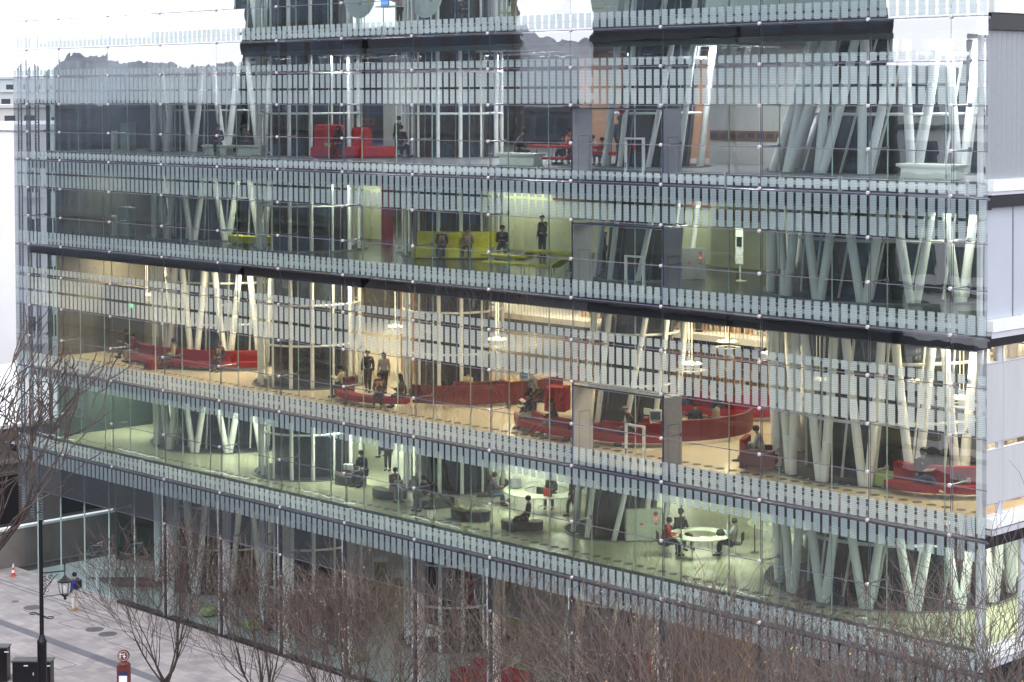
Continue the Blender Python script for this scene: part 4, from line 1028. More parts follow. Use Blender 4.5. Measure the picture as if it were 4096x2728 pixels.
m = MB(); m.box(26.9, 27.25, 5.3, 5.42, zO + .73, zO + 1.05); tag(m.build('red_box_file', RED, bevel=.005), 'small red box file standing on the ring counter', 'box file')
def office_chair(x, y, z, rz, label, mt=None):
    t = empty('office_chair', label, 'chair', (x, y, z), rz, 'black office chairs')
    mt = mt or plain('chair_black', (.02, .02, .022), .6)
    m = MB(); m.box(-.22, .24, -.22, .22, .42, .48); m.build('seat', mt, t, bevel=.02)
    m = MB(); m.box(-.28, -.24, -.2, .2, .55, .88); m.build('backrest', mt, t, bevel=.02)
    m = MB(); m.tube([(0, 0, .08), (0, 0, .42)], .02, 8); m.tube([(-.2, 0, .44), (-.27, 0, .6)], .015, 6)
    for i in range(5): a = i * 2 * PI / 5; m.tube([(0, 0, .1), (.27 * math.cos(a), .27 * math.sin(a), .03)], .013, 6)
    m.build('pedestal', CHROME, t)
for a in ((34.9, 3.45, zO, .9, 'black chair under the student in red'), (34.5, 4.9, zO, .1, 'black chair under the hooded student at the back'), (36.75, 5.2, zO, 3.6, 'black chair with a dark coat over its back'), (24.1, 4.6, zO, .8, 'black chair by the wide ring counter'), (26.0, 6.2, zO, 2.0, 'black chair inside the ring counter')): office_chair(*a)
t = empty('hydrant_cabinet', 'pale cabinet with a red lamp on the green second floor', 'cabinet', (32.5, 4.05, zO), .95)
m = MB(); m.box(0, 1.35, 0, .32, .03, 1.2); cb_ = m.build('cabinet_body', plain('cabinet_pale', (.50, .54, .46), .5), t)
m = MB(); m.box(.95, .955, -.004, 0, .05, 1.18); m.build('door_seam', BLKGAP, cb_)
m = MB(); m.tube([(1.1, -.02, .83), (1.1, 0, .83)], .035, 12); m.build('red_lamp', emit('indicator_red', (1, .03, .01), 2.5), cb_)
m = MB(); m.tube([(1.1, -.008, 1.02), (1.1, 0, 1.02)], .085, 16); m.build('bell_grille', plain('bell_red', (.30, .08, .06), .5), cb_)
m = MB(); m.box(.5, .62, -.006, 0, .62, .68); m.box(1.06, 1.16, -.006, 0, .62, .67); m.build('red_marking', MC['sign_red'], cb_)
for fl, x, y, rz, lab, sx_ in (('I', 34.7, 4.4, .75, 'grey hydrant cabinet with a red lamp, right of the lower gallery access box', .75), ('F', 34.6, 4.2, .75, 'slim pale hydrant cabinet with a red lamp on the upper gallery', .42)):
    c = copy_tree(t); c.location = (x, y, FL[fl]); c.rotation_euler = (0, 0, rz); c['label'] = lab; c.scale = (sx_, 1, .95)
    for q in c.children:
        if q.name.startswith('cabinet_body'): q.data = q.data.copy(); q.data.materials[0] = plain('cabinet_grey', (.24, .245, .26), .5)
m = MB(); m.lathe((41.0, 5.0, zO), [(.18, 0), (.18, .02), (.03, .04), (.02, 1.1)], 14)
t = empty('belt_barrier', 'black belt barrier posts behind the right student table', 'barrier', (0, 0, 0))
for x, y in ((36.9, 6.1), (37.3, 7.4)): m = MB(); m.lathe((x, y, zO), [(.16, 0), (.16, .02), (.025, .03), (.02, .95), (.03, 1.0)], 14); m.build('barrier_post', IRON, t)

# fifth floor (level I): yellow sofa, yellow wave tables
zI = FL['I']
t = empty('yellow_sofa', 'long yellow green sofa with three visitors on it', 'sofa', (0, 0, 0))
P = smooth_path([Vector(p) for p in ((20.6, 3.9), (21.6, 4.4), (22.6, 5.2), (23.6, 6.4))], 6)
m = MB(); m.ribbon(P, 0, .75, zI + .02, zI + .46, zI + .43); m.build('seat', YEL, t, bevel=.06)
m = MB(); m.ribbon(P, .62, .92, zI + .02, zI + 1.08, zI + 1.08); m.build('backrest', YEL, t, bevel=.08)
t = empty('yellow_wave_bench', 'folded yellow green table bench on steel legs by the access box', 'bench', (0, 0, 0))
def wave(pts, w0, name, t, mt):
    m = MB(); b = 0
    d0 = Vector((.6, .8, 0))
    for i, p in enumerate(pts):
        p = Vector(p); 
        for s_ in (0, 1):
            for zz in (0, .1): q = p + Vector((.35, .94, 0)) * (s_ * w0) + Vector((0, 0, zz)); m.v.append(tuple(q))
    for i in range(len(pts) - 1):
        a = i * 4; c = a + 4; m.f += [(a, a + 2, c + 2, c), (a + 1, c + 1, c + 3, a + 3), (a, c, c + 1, a + 1), (a + 2, a + 3, c + 3, c + 2)]
    m.f += [(0, 1, 3, 2), (len(m.v) - 4, len(m.v) - 2, len(m.v) - 1, len(m.v) - 3)]
    m.build(name, mt, t, bevel=.03)
wave([(27.0, 1.9, zI + .30), (28.3, 1.9, zI + .30), (29.4, 1.95, zI + .30), (30.4, 2.1, zI + .30), (30.9, 2.2, zI + .62), (31.9, 2.4, zI + .62)], .45, 'front_plank', t, YEL)
wave([(26.8, 2.8, zI + .40), (28.0, 2.8, zI + .40), (28.4, 2.85, zI + .74), (31.3, 3.3, zI + .74)], .5, 'rear_plank', t, YEL)
wave([(26.2, 2.6, zI + .50), (28.6, 2.65, zI + .50)], .35, 'side_plank', t, YEL)
for x in (27.3, 28.1, 28.9, 29.7, 30.5, 31.2):
    for y in (2.15, 3.1): m = MB(); m.tube([(x, y, zI), (x, y, zI + .4)], .028, 8); m.build('leg', CHROME, t)
m = MB(); m.box(36.5, 36.85, 5.5, 5.53, zI + .62, zI + 1.9); m.box(36.65, 36.70, 5.54, 5.56, zI, zI + .7); m.lathe((36.68, 5.6, zI), [(.2, 0), (.2, .02), (.02, .03)], 14); sg = m.build('notice_stand', WHITE); tag(sg, 'thin white notice stand before the yellow green wall', 'notice stand')
m = MB(); m.box(36.56, 36.79, 5.48, 5.497, zI + 1.25, zI + 1.6); m.build('dark_notice', STEEL_DK, sg)
for fl, dx_ in (('I', 0), ('F', .1)):
    zz = FL[fl]
    t = empty('ticket_machine', 'pale cabinet pair beside the first lattice column, %s gallery' % ('lower' if fl == 'I' else 'upper'), 'cabinet', (0, 0, 0))
    m = MB(); m.box(.3 + dx_, 1.05 + dx_, 3.1, 3.5, zz, zz + 1.35); m.build('cabinet_body', plain('cabinet_aqua', (.42, .50, .50), .5), t, bevel=.01)
    m = MB(); m.box(.25 + dx_, 1.1 + dx_, 3.05, 3.55, zz + 1.35, zz + 1.38); m.build('cabinet_top', STEEL, t)
    m = MB(); m.box(-.25 + dx_, .05 + dx_, 2.9, 3.1, zz, zz + .95); m.build('leaflet_stand', WHITE, t)

# gallery level F: red sofa, white benches, red tables
zF = FL['F']
RED2 = plain('bright_red_felt', (.52, .03, .03), .8, 0, .15, 4, .2, spec=.2)
t = empty('red_round_sofa', 'high backed red sofa with a stepped curving back on the top gallery', 'sofa', (0, 0, 0))
P = smooth_path([Vector(p) for p in ((16.5, 1.9), (17.6, 2.3), (18.6, 3.0), (19.4, 4.2))], 6)
m = MB(); m.ribbon(P, 0, .8, zF + .02, zF + .50, zF + .46); m.build('seat', RED2, t, bevel=.12)
m = MB(); m.ribbon(P[:8], .3, .95, zF + .02, zF + 1.4, zF + 1.4); m.build('backrest', RED2, t, bevel=.16)
m = MB(); m.ribbon(P[9:15], .6, 1.0, zF + .02, zF + 1.38, zF + 1.0); m.build('backrest', RED2, t, bevel=.16)
def white_bench(x, y, L, rz, label):
    t = empty('white_bench', label, 'bench', (x, y, zF), rz, 'white moulded benches of the top gallery')
    m = MB(); n = 24
    for xx, s_ in ((-L / 2, 0), (L / 2, 1)):
        for yy, zz in ((-.28, 0), (-.22, .30), (-.34, .38), (-.34, .46), (.34, .46), (.34, .38), (.22, .30), (.28, 0)):
            k = -.0 if zz in (.46, .38) else .12; m.v.append((xx + (k if s_ == 0 else -k), yy, zz))
    for i in range(8): j = (i + 1) % 8; m.f.append((i, j, 8 + j, 8 + i))
    m.f += [tuple(range(8)), tuple(range(8, 16))[::-1]]
    m.build('bench_body', plain('white_bench_shell', (.72, .74, .68), .4, 0, .04), t, bevel=.02)
white_bench(10.1, 1.9, 1.5, .25, 'white moulded bench under the left seated pair'); white_bench(11.8, 2.4, 1.4, .25, 'white moulded bench right beside the left seated pair'); white_bench(29.3, 1.75, 2.0, .05, 'white moulded bench in front of the red tables'); white_bench(47.3, 1.8, 2.2, .05, 'white moulded bench at the right corner')
t = empty('red_wave_bench', 'folded red table bench on steel legs beside the access box', 'bench', (0, 0, 0))
wave([(28.3, 3.0, zF + .62), (31.0, 3.2, zF + .62), (31.8, 3.3, zF + .62)], .5, 'front_plank', t, RED2)
wave([(29.5, 2.6, zF + .2), (30.7, 2.6, zF + .2), (31.0, 2.7, zF + .42), (33.0, 3.2, zF + .42)], .45, 'low_plank', t, RED2)
for x in (28.8, 29.6, 30.4, 31.2, 32.2): m = MB(); m.tube([(x, 3.1, zF), (x, 3.1, zF + .6)], .028, 8); m.build('leg', CHROME, t)
t = empty('yellow_sofa_end', 'yellow green low bench curling round the second tube', 'bench', (0, 0, 0))
P = smooth_path([Vector(p) for p in ((8.6, 3.4), (9.6, 3.3), (10.6, 3.7), (11.0, 4.6))], 6); m = MB(); m.ribbon(P, 0, .6, zI + .1, zI + .42); m.build('seat', YEL, t, bevel=.04)

# top level (B): white egg screens, racks, laptop desk
zB = FL['B']
def egg(x, y, label):
    t = empty('egg_screen', label, 'screen', (x, y, zB), .0, 'egg shaped screens of the top floor')
    m = MB(); n = 36; pts = []
    for i in range(n):
        a = 2 * PI * i / n; r = 1 + .12 * math.cos(a + .6); pts.append((1.0 * r * math.cos(a), 1.6 + 1.0 * r * math.sin(a)))
    for yy in (-.015, .015): m.v += [(px_, yy, pz_) for px_, pz_ in pts]
    m.f += [tuple(range(n)), tuple(range(n, 2 * n))[::-1]]
    for i in range(n): j = (i + 1) % n; m.f.append((i, j, n + j, n + i))
    m.build('screen_sheet', plain('egg_white', (.62, .66, .64), .4, 0, .05), t)
    m = MB(); m.tube([(px_, 0, pz_) for px_, pz_ in pts] + [(pts[0][0], 0, pts[0][1])], .02, 6); m.build('rim', WHITE, t, True)
    for dx_ in (-.4, .4): m = MB(); m.tube([(dx_, 0, 0), (dx_, 0, .75)], .02, 6); m.build('leg', WHITE, t)
egg(18.9, 2.6, 'large pale egg shaped screen, nearest the glass'); egg(21.2, 4.2, 'pale egg shaped screen behind the visitor in pink'); egg(32.5, 3.6, 'pale egg shaped screen right of the white column of sky')
t = empty('media_rack', 'white shelving rack with pale green shelves on the top floor', 'rack', (0, 0, 0))
for x in (25.2, 27.2): m = MB(); m.box(x, x + .08, 5, 5.4, zB, zB + 3); m.build('upright', WHITE, t)
for z in (.6, 1.2, 1.8, 2.4): m = MB(); m.box(24.8, 30.5, 5, 5.3, zB + z, zB + z + .05); m.build('shelf', plain('shelf_green', (.40, .50, .30), .5), t)
m = MB(); m.box(23.0, 23.5, 5.6, 5.65, zB + 1.6, zB + 2.4); pt = m.build('red_poster', plain('poster_red', (.45, .06, .04), .5)); tag(pt, 'small red framed poster on the top floor', 'poster')
m = MB(); m.box(23.1, 23.4, 5.59, 5.598, zB + 1.75, zB + 2.25); m.build('poster_print', WHITE, pt)
m = MB(); m.box(20.0, 20.5, 2.9, 2.93, zB + 1.0, zB + 1.35); lt = m.build('laptop', plain('laptop_grey', (.1, .1, .12), .4)); tag(lt, 'open laptop with a blue screen before the visitor in pink', 'laptop')
m = MB(); m.box(20.03, 20.47, 2.89, 2.898, zB + 1.03, zB + 1.32); m.build('screen', emit('blue_screen', (.10, .25, .8), 1.4), lt)
m = MB(); m.box(19.7, 20.9, 2.85, 3.5, zB + .95, zB + .99); dk = m.build('slim_desk', WHITE); tag(dk, 'slim white desk under the laptop', 'desk')
for x in (19.8, 20.8): m = MB(); m.tube([(x, 3.2, zB), (x, 3.2, zB + .95)], .02, 6); m.build('leg', WHITE, dk)

# running figure signs (green emergency exit lights)
for x, y, z, lab in ((-.7, 6.0, 22.75, 'green exit light in the dark top gallery'), (-.7, 6.0, 18.85, 'green exit light above the lower gallery'), (.3, 3.6, 13.0, 'green exit light over the reading floor'), (-.6, 6.0, 9.3, 'green exit light on the green second floor')):
    m = MB(); m.box(x, x + .36, y - .05, y, z, z + .2); s_ = m.build('exit_light', plain('exit_case', (.4, .4, .4), .5)); tag(s_, lab, 'exit light', 'green exit lights')
    m = MB(); m.box(x + .02, x + .34, y - .06, y - .052, z + .02, z + .18); m.build('lit_face', emit('exit_green', (.10, 1, .35), 2.2), s_)
    m = MB(); m.tube([(x + .16, y - .068, z + .13), (x + .16, y - .064, z + .13)], .02, 8); m.box(x + .14, x + .19, y - .068, y - .064, z + .07, z + .11); m.build('running_figure', WHITE, s_)

# street level cafe behind the trees
t = empty('red_sofa', 'bright red sofa group in the ground floor cafe behind the bare trees', 'sofa', (25.0, 2.2, .02))
m = MB(); m.box(0, 3.2, 0, 1.0, .1, .45); m.build('seat', RED, t, bevel=.06)
m = MB(); m.box(0, 3.2, 1.0, 1.3, .1, .95); m.build('backrest', RED, t, bevel=.06)
for x in (-.25, 3.2): m = MB(); m.box(x, x + .25, 0, 1.3, .1, .65); m.build('armrest', RED, t, bevel=.05)
m = MB(); m.box(33.5, 34.4, 3.2, 3.3, .6, 3.0); tag(m.build('red_banner_panel', MC['banner_red']), 'tall dull red panel in the cafe beside the leaning pipes', 'panel')
m = MB(); m.box(14.6, 15.4, 1.6, 1.65, .5, 2.3); pa = m.build('poster_stand', plain('poster_blue', (.05, .10, .35), .4)); tag(pa, 'blue poster stand behind the ground floor glass', 'poster stand')
m = MB(); m.box(14.7, 15.3, 1.58, 1.598, 1.2, 2.1); m.build('poster_print', plain('poster_pale', (.5, .55, .6), .5, 0, .5, 3), pa)
m = MB(); m.box(16.4, 17.3, 2.0, 2.05, .4, 2.1); pa = m.build('poster_stand', WHITE); tag(pa, 'white poster stand with an orange print behind the ground floor glass', 'poster stand')
m = MB(); m.box(16.5, 17.2, 1.98, 1.998, 1.1, 1.9); m.build('poster_print', plain('poster_orange', (.5, .16, .05), .5, 0, .5, 3), pa)
for x, y, lab in ((9.4, 1.6, 'round lime pouf nearest the entrance'), (12.6, 1.7, 'round lime pouf beside the seated visitor'), (19.5, 1.8, 'round lime pouf behind the fourth dark post')):
    m = MB(); m.lathe((x, y, .02), [(.2, 0), (.38, .1), (.40, .3), (.3, .42), (.05, .46)], 20); tag(m.build('lime_pouf', plain('lime_fabric', (.28, .33, .14), .6), smooth=True), lab, 'pouf', 'lime poufs of the ground floor')
def parasol(x, y, lab):
    t = empty('cafe_parasol', lab, 'parasol', (x, y, .02))
    m = MB(); m.lathe((0, 0, 0), [(.8, 2.1), (.45, 2.3), (.04, 2.42)], 8); m.build('canopy', plain('parasol_white', (.6, .6, .66), .7), t, fix=False)
    m = MB(); m.tube([(0, 0, 0), (0, 0, 2.6)], .025, 8); m.build('pole', STEEL, t); m = MB(); m.lathe((0, 0, 0), [(.3, 0), (.3, .06), (.03, .08)], 14); m.build('base', IRON, t)
parasol(24.0, 1.6, 'pale cafe parasol among the branches behind the ground floor glass')
# ------------------------------------------------------------------ people
SKIN = plain('skin', (.42, .25, .18), .55, 0, .05)
def skinned(name, verts, edges, mt, parent, sub=1):
    """verts: {key: (x,y,z,r)}; grows one continuous surface round the skeleton"""
    bm = bmesh.new(); lay = bm.verts.layers.skin.verify(); vm = {}
    for i, (k, (x, y, z, r)) in enumerate(verts.items()):
        v = bm.verts.new((x, y, z)); v[lay].radius = (r, r); v[lay].use_root = (i == 0); vm[k] = v
    for a, b in edges: bm.edges.new((vm[a], vm[b]))
    me = bpy.data.meshes.new(name); bm.to_mesh(me); bm.free(); me.materials.append(mt)
    o = bpy.data.objects.new(name, me); COL.objects.link(o); o.parent = parent
    s = o.modifiers.new('skin', 'SKIN'); s.use_smooth_shade = True
    if sub: q = o.modifiers.new('sub', 'SUBSURF'); q.levels = sub; q.render_levels = sub
    return o
def cloth(c): return plain('cloth_%02d_%02d_%02d' % tuple(int(x * 99) for x in c), c, .85, 0, .22, 9, .2)
def person(x, y, z, head_deg, pose, top, legs, label, hair=(.012, .010, .010), shoe=(.02, .02, .02), s=1.0, bald=False, cap=None, hood=False, longhair=False, book=False, bag=False, group=None):
    t = empty('person', label, 'person', (x, y, z), math.radians(head_deg), group); t.scale = (s, s, s)
    J = {}
    if pose.startswith('sit'):
        hz = .50; J['pelvis'] = (0, 0, hz); lean = .10 if 'read' in pose else -.06
        if 'slump' in pose: lean = .22
        J['belly'] = (lean * .2 - .02, 0, hz + .2); J['chest'] = (lean * .7, 0, hz + .42); J['neck'] = (lean * 1.15, 0, hz + .60)
        J['hipL'] = (.06, .10, hz - .02); J['hipR'] = (.06, -.10, hz - .02)
        J['kneeL'] = (.48, .14, hz + .0); J['kneeR'] = (.48, -.14, hz + .0)
        J['ankL'] = (.50, .15, .09); J['ankR'] = (.50, -.15, .09)
        if 'cross' in pose: J['kneeR'] = (.50, .02, hz + .13); J['ankR'] = (.74, .14, .28)
        if 'apart' in pose: J['kneeL'] = (.42, .26, hz + .0); J['ankL'] = (.50, .24, .09)
        hx = lean * 1.15
    else:
        J['pelvis'] = (0, 0, .90); J['belly'] = (.0, 0, 1.08); J['chest'] = (.0, 0, 1.28); J['neck'] = (.01, 0, 1.46)
        J['hipL'] = (0, .09, .86); J['hipR'] = (0, -.09, .86)
        st = .17 if 'walk' in pose else .02
        J['kneeL'] = (st * .8 + .02, .10, .48); J['kneeR'] = (-st * .3, -.10, .48); J['ankL'] = (st, .10, .09); J['ankR'] = (-st * 1.2, -.10, .10)
        hx = .01
    nz = J['neck'][2]; fwd = .07 if ('read' in pose or 'slump' in pose) else .02
    J['skullbase'] = (hx + fwd * .5, 0, nz + .08); J['face'] = (hx + fwd + .01, 0, nz + .17); J['crown'] = (hx + fwd - .005, 0, nz + .245)
    J['shL'] = (J['neck'][0] - .01, .175, nz - .07); J['shR'] = (J['neck'][0] - .01, -.175, nz - .07)
    cz = J['chest'][2]
    if 'sit' in pose:
        if 'read' in pose: J['elL'] = (J['chest'][0] + .10, .23, cz - .20); J['elR'] = (J['chest'][0] + .10, -.23, cz - .20); J['wrL'] = (J['chest'][0] + .33, .10, cz - .15); J['wrR'] = (J['chest'][0] + .33, -.10, cz - .15)
        elif 'chin' in pose: J['elL'] = (J['chest'][0] + .18, .18, cz - .2); J['wrL'] = (J['chest'][0] + .22, .06, cz + .14); J['elR'] = (J['chest'][0] + .10, -.23, cz - .20); J['wrR'] = (J['chest'][0] + .36, -.06, cz - .17)
        else: J['elL'] = (J['chest'][0] + .02, .25, cz - .22); J['elR'] = (J['chest'][0] + .02, -.25, cz - .22); J['wrL'] = (J['chest'][0] + .24, .12, cz - .27); J['wrR'] = (J['chest'][0] + .24, -.12, cz - .27)
    elif 'reach' in pose:
        J['elL'] = (.12, .22, cz - .16); J['elR'] = (.12, -.22, cz - .16); J['wrL'] = (.34, .12, cz - .08); J['wrR'] = (.34, -.12, cz - .08)
    else:
        J['elL'] = (-.02, .23, cz - .18); J['elR'] = (.03, -.23, cz - .18); J['wrL'] = (.06, .24, cz - .42); J['wrR'] = (.12, -.24, cz - .40)
    R = {'pelvis': .125, 'belly': .115, 'chest': .125, 'neck': .052, 'skullbase': .055, 'face': .088, 'crown': .070, 'shL': .06, 'shR': .06, 'elL': .042, 'elR': .042, 'wrL': .030, 'wrR': .030,
         'hipL': .09, 'hipR': .09, 'kneeL': .062, 'kneeR': .062, 'ankL': .040, 'ankR': .040}
    B = {k: (*J[k], R[k]) for k in R}
    E_ = [('pelvis', 'belly'), ('belly', 'chest'), ('chest', 'neck'), ('neck', 'skullbase'), ('skullbase', 'face'), ('face', 'crown'), ('chest', 'shL'), ('chest', 'shR'), ('shL', 'elL'), ('shR', 'elR'), ('elL', 'wrL'), ('elR', 'wrR'),
          ('pelvis', 'hipL'), ('pelvis', 'hipR'), ('hipL', 'kneeL'), ('hipR', 'kneeR'), ('kneeL', 'ankL'), ('kneeR', 'ankR')]
    B['nose'] = (J['face'][0] + .105, 0, J['face'][2] - .012, .013); E_.append(('face', 'nose'))
    for sd_ in 'LR':                            # palm, four curled fingers and a side thumb
        e = Vector(J['el' + sd_]); w_ = Vector(J['wr' + sd_]); d = (w_ - e).normalized(); side = Vector((0, 0, 1)).cross(d)
        if side.length < .3: side = Vector((0, 1, 0))
        side.normalize(); dn = d.cross(side)
        pm = w_ + d * .065; B['palm' + sd_] = (*pm, .026); E_.append(('wr' + sd_, 'palm' + sd_))
        for fi in range(4):
            ln = (.036, .042, .040, .031)[fi]; o_ = side * ((fi - 1.5) * .017)
            a = pm + d * .03 + o_; b = a + d * ln; c = b + d * ln * .6 + dn * ln * .6
            for q, p_, r_ in (('a', a, .009), ('b', b, .0085), ('c', c, .0075)): B['f%s%d%s' % (sd_, fi, q)] = (*p_, r_)
            E_ += [('palm' + sd_, 'f%s%da' % (sd_, fi)), ('f%s%da' % (sd_, fi), 'f%s%db' % (sd_, fi)), ('f%s%db' % (sd_, fi), 'f%s%dc' % (sd_, fi))]
        ts = 1 if sd_ == 'R' else -1
        a = pm - d * .02 + side * ts * .032; b = a + d * .035 + side * ts * .018; B['t%sa' % sd_] = (*a, .011); B['t%sb' % sd_] = (*b, .009)
        E_ += [('palm' + sd_, 't%sa' % sd_), ('t%sa' % sd_, 't%sb' % sd_)]
        an = Vector(J['ank' + sd_]); B['toe' + sd_] = (an.x + .16, an.y, an.z - .045, .032); E_.append(('ank' + sd_, 'toe' + sd_))
    body = skinned('body', B, E_, SKIN, t)
    g = 1.22
    tp = cloth(top)
    keys = ['pelvis', 'belly', 'chest', 'neck', 'shL', 'shR', 'elL', 'elR', 'wrL', 'wrR']
    jr = {'pelvis': .150, 'belly': .145, 'chest': .155, 'neck': .07, 'shL': .082, 'shR': .082, 'elL': .062, 'elR': .062, 'wrL': .046, 'wrR': .046}
    skinned('jacket', {k: (*J[k], jr[k]) for k in keys}, [e for e in E_ if e[0] in keys and e[1] in keys], tp, t)
    keys = ['pelvis', 'hipL', 'hipR', 'kneeL', 'kneeR', 'ankL', 'ankR']; tr_ = {'pelvis': .135, 'hipL': .105, 'hipR': .105, 'kneeL': .082, 'kneeR': .082, 'ankL': .062, 'ankR': .062}
    skinned('trousers', {k: (*J[k], tr_[k]) for k in keys}, [e for e in E_ if e[0] in keys and e[1] in keys], cloth(legs), t)
    for sd_ in 'LR':
        an = Vector(J['ank' + sd_]); m = MB(); m.tube([(an.x - .06, an.y, an.z - .045), (an.x + .06, an.y, an.z - .045), (an.x + .19, an.y, an.z - .055)], [.045, .05, .032], 10); m.build('shoe', cloth(shoe), t, True)
    f = Vector(J['face']); m = MB()
    hm = cloth(hair)
    if bald:
        m.lathe((f.x - .03, 0, f.z - .05), [(.085, 0), (.1, .03), (.092, .055), (.07, .06)], 14)
    else:
        m.lathe((f.x - .022, 0, f.z - .055), [(.088, 0), (.106, .04), (.110, .09), (.098, .135), (.06, .165), (.01, .175)], 16)
        if longhair: m.tube([(f.x - .05, 0, f.z + .05), (f.x - .07, 0, f.z - .1), (f.x - .08, 0, f.z - .22)], [.09, .095, .07], 12)
    m.build('hair', hm, t, True)
    m = MB()
    for e_ in (-1, 1): m.disc((f.x + .082, e_ * .033, f.z + .012), .010, 8, Vector((1, 0, 0)), .012)
    m.build('eyes', BLKGAP, t)
    if cap:
        m = MB(); m.lathe((f.x - .01, 0, f.z + .04), [(.112, 0), (.115, .03), (.09, .10), (.02, .13)], 16); m.box(f.x + .06, f.x + .2, -.07, .07, f.z + .04, f.z + .055); m.build('cap', cloth(cap), t, True)
    if hood: m = MB(); m.lathe((f.x - .06, 0, f.z - .2), [(.14, 0), (.15, .1), (.135, .22), (.1, .34), (.01, .4)], 14); m.build('hood', tp, t, True)
    if bag: m = MB(); m.box(-.30, -.14, -.14, .14, J['chest'][2] - .25, J['chest'][2] + .14); m.build('rucksack_on_back', cloth((.02, .02, .03)), t, bevel=.04)
    if book:
        a = Vector(J['wrL']); c = Vector((a.x + .09, 0, a.z + .04)); m = MB(); m.v += [(c.x - .1, -.17, c.z + .03), (c.x - .1, 0, c.z), (c.x - .1, .17, c.z + .03), (c.x + .08, -.17, c.z + .13), (c.x + .08, 0, c.z + .10), (c.x + .08, .17, c.z + .13)]
        m.v += [(p[0] + .006, p[1], p[2] - .018) for p in m.v[:6]]
        m.f += [(0, 1, 4, 3), (1, 2, 5, 4), (6, 9, 10, 7), (7, 10, 11, 8), (0, 3, 9, 6), (2, 8, 11, 5), (3, 4, 10, 9), (4, 5, 11, 10), (0, 6, 7, 1), (1, 7, 8, 2)]
        # held book: a thing of its own
        bk_ = m.build('open_book', cloth((.62, .60, .52))); bk_.location = (x, y, z); bk_.rotation_euler = (0, 0, math.radians(head_deg)); tag(bk_, 'open book held by the ' + ' '.join(label.split()[:11]), 'book')
    return t
NAVY = (.02, .025, .045); BLK = (.014, .014, .016); DK = (.03, .03, .035); KH = (.30, .24, .16); JEAN = (.07, .11, .20); GREY = (.22, .22, .24); CREAM = (.60, .56, .46); BRNJ = (.12, .075, .045)
zM, zO, zI, zF, zB = FL['M'], FL['O'], FL['I'], FL['F'], FL['B']
P_ = person
# reading floor
P_(.4, 3.5, zM, -110, 'sit_read', DK, DK, 'person in black sitting at the left end of the reading floor')
P_(1.9, 2.9, zM, -110, 'sit_read', (.22, .03, .03), KH, 'person in a red jacket and khaki trousers at the left end of the long bench', book=True)
P_(5.1, 2.75, zM, -115, 'sit_cross', (.46, .40, .27), DK, 'person in a beige jacket with crossed legs on the long red bench')
P_(7.4, 3.75, zM, -60, 'sit', (.03, .035, .03), BLK, 'person in a dark jacket facing out on the long red bench')
P_(17.9, 2.55, zM, 200, 'sit_read', CREAM, BLK, 'person in a cream coat reading on a small red chair', book=True, shoe=BLK)
P_(17.25, 4.4, zM, -50, 'stand_walk', DK, DK, 'standing person in a dark coat, left one of the couple', s=1.04)
P_(17.9, 4.75, zM, -50, 'stand_walk', (.27, .25, .27), DK, 'standing person in a grey coat with a shoulder strap, right one of the couple', longhair=True)
P_(20.6, 2.2, zM, -50, 'sit', BRNJ, DK, 'person in a brown leather jacket facing the camera on the backless bench')
P_(21.6, 2.65, zM, 215, 'sit_read', BLK, DK, 'person in black with tied hair reading at the end of the backless bench', longhair=True)
P_(22.6, 5.3, zM, 95, 'sit', (.50, .42, .26), DK, 'person in a cream jacket seen from behind over the dark red screen')
P_(24.6, 7.0, zM, 95, 'sit', (.18, .17, .18), DK, 'person in grey seen from behind over the dark red screen')
P_(28.1, 3.6, zM, 205, 'sit_read', BLK, BLK, 'person in black half hidden at the left of the reader group', book=True)
P_(28.9, 2.7, zM, 215, 'sit_read', NAVY, KH, 'person in a navy jacket and khaki trousers reading left of the access box', book=True, s=1.05)
P_(30.5, 2.35, zM, 235, 'sit_read', BLK, JEAN, 'person in black with long hair and blue jeans left of the access box', longhair=True, shoe=(.3, .25, .2))
P_(31.9, 2.3, zM, 225, 'sit', BLK, BLK, 'person whose dark legs show beside the grey access panel')
P_(34.1, 2.75, zM, 225, 'sit_slump', BLK, BLK, 'bald man in a black coat framed by the rescue door', bald=True, s=1.08)
P_(34.7, 5.4, zM, 120, 'sit', BLK, DK, 'person seen from behind at the edge of the grey access panel')
P_(30.8, 9.5, zM, -70, 'sit_read', (.05, .05, .05), JEAN, 'person with a dark hood seated on the far bench', hood=True)
P_(32.4, 9.6, zM, -90, 'sit_read', DK, DK, 'person reading a book on the far bench', book=True)
P_(34.9, 6.4, zM, 60, 'sit', (.25, .2, .15), NAVY, 'person with long hair sitting behind the ring screen', longhair=True)
P_(40.0, 2.6, zM, 205, 'sit_read_cross', (.36, .40, .42), (.13, .20, .33), 'person in a pale jacket and light jeans reading in the red armchair', book=True, s=1.05)
P_(46.3, 2.65, zM, -20, 'sit_read_cross', BLK, (.05, .07, .12), 'person with a black cap reading on the corner bench', cap=BLK, book=True, s=1.08, shoe=(.5, .48, .42))
P_(29.6, 12.0, zM + 2.75 - 2.75, 190, 'stand', BRNJ, DK, 'standing person in brown before the lower bookcases')
P_(27.0, 12.95, zM + 2.75, 200, 'stand_reach', DK, DK, 'standing person reading at the mezzanine shelves')
P_(28.4, 12.95, zM + 2.75, 90, 'stand', (.4, .3, .2), DK, 'person in light brown at the mezzanine shelves')
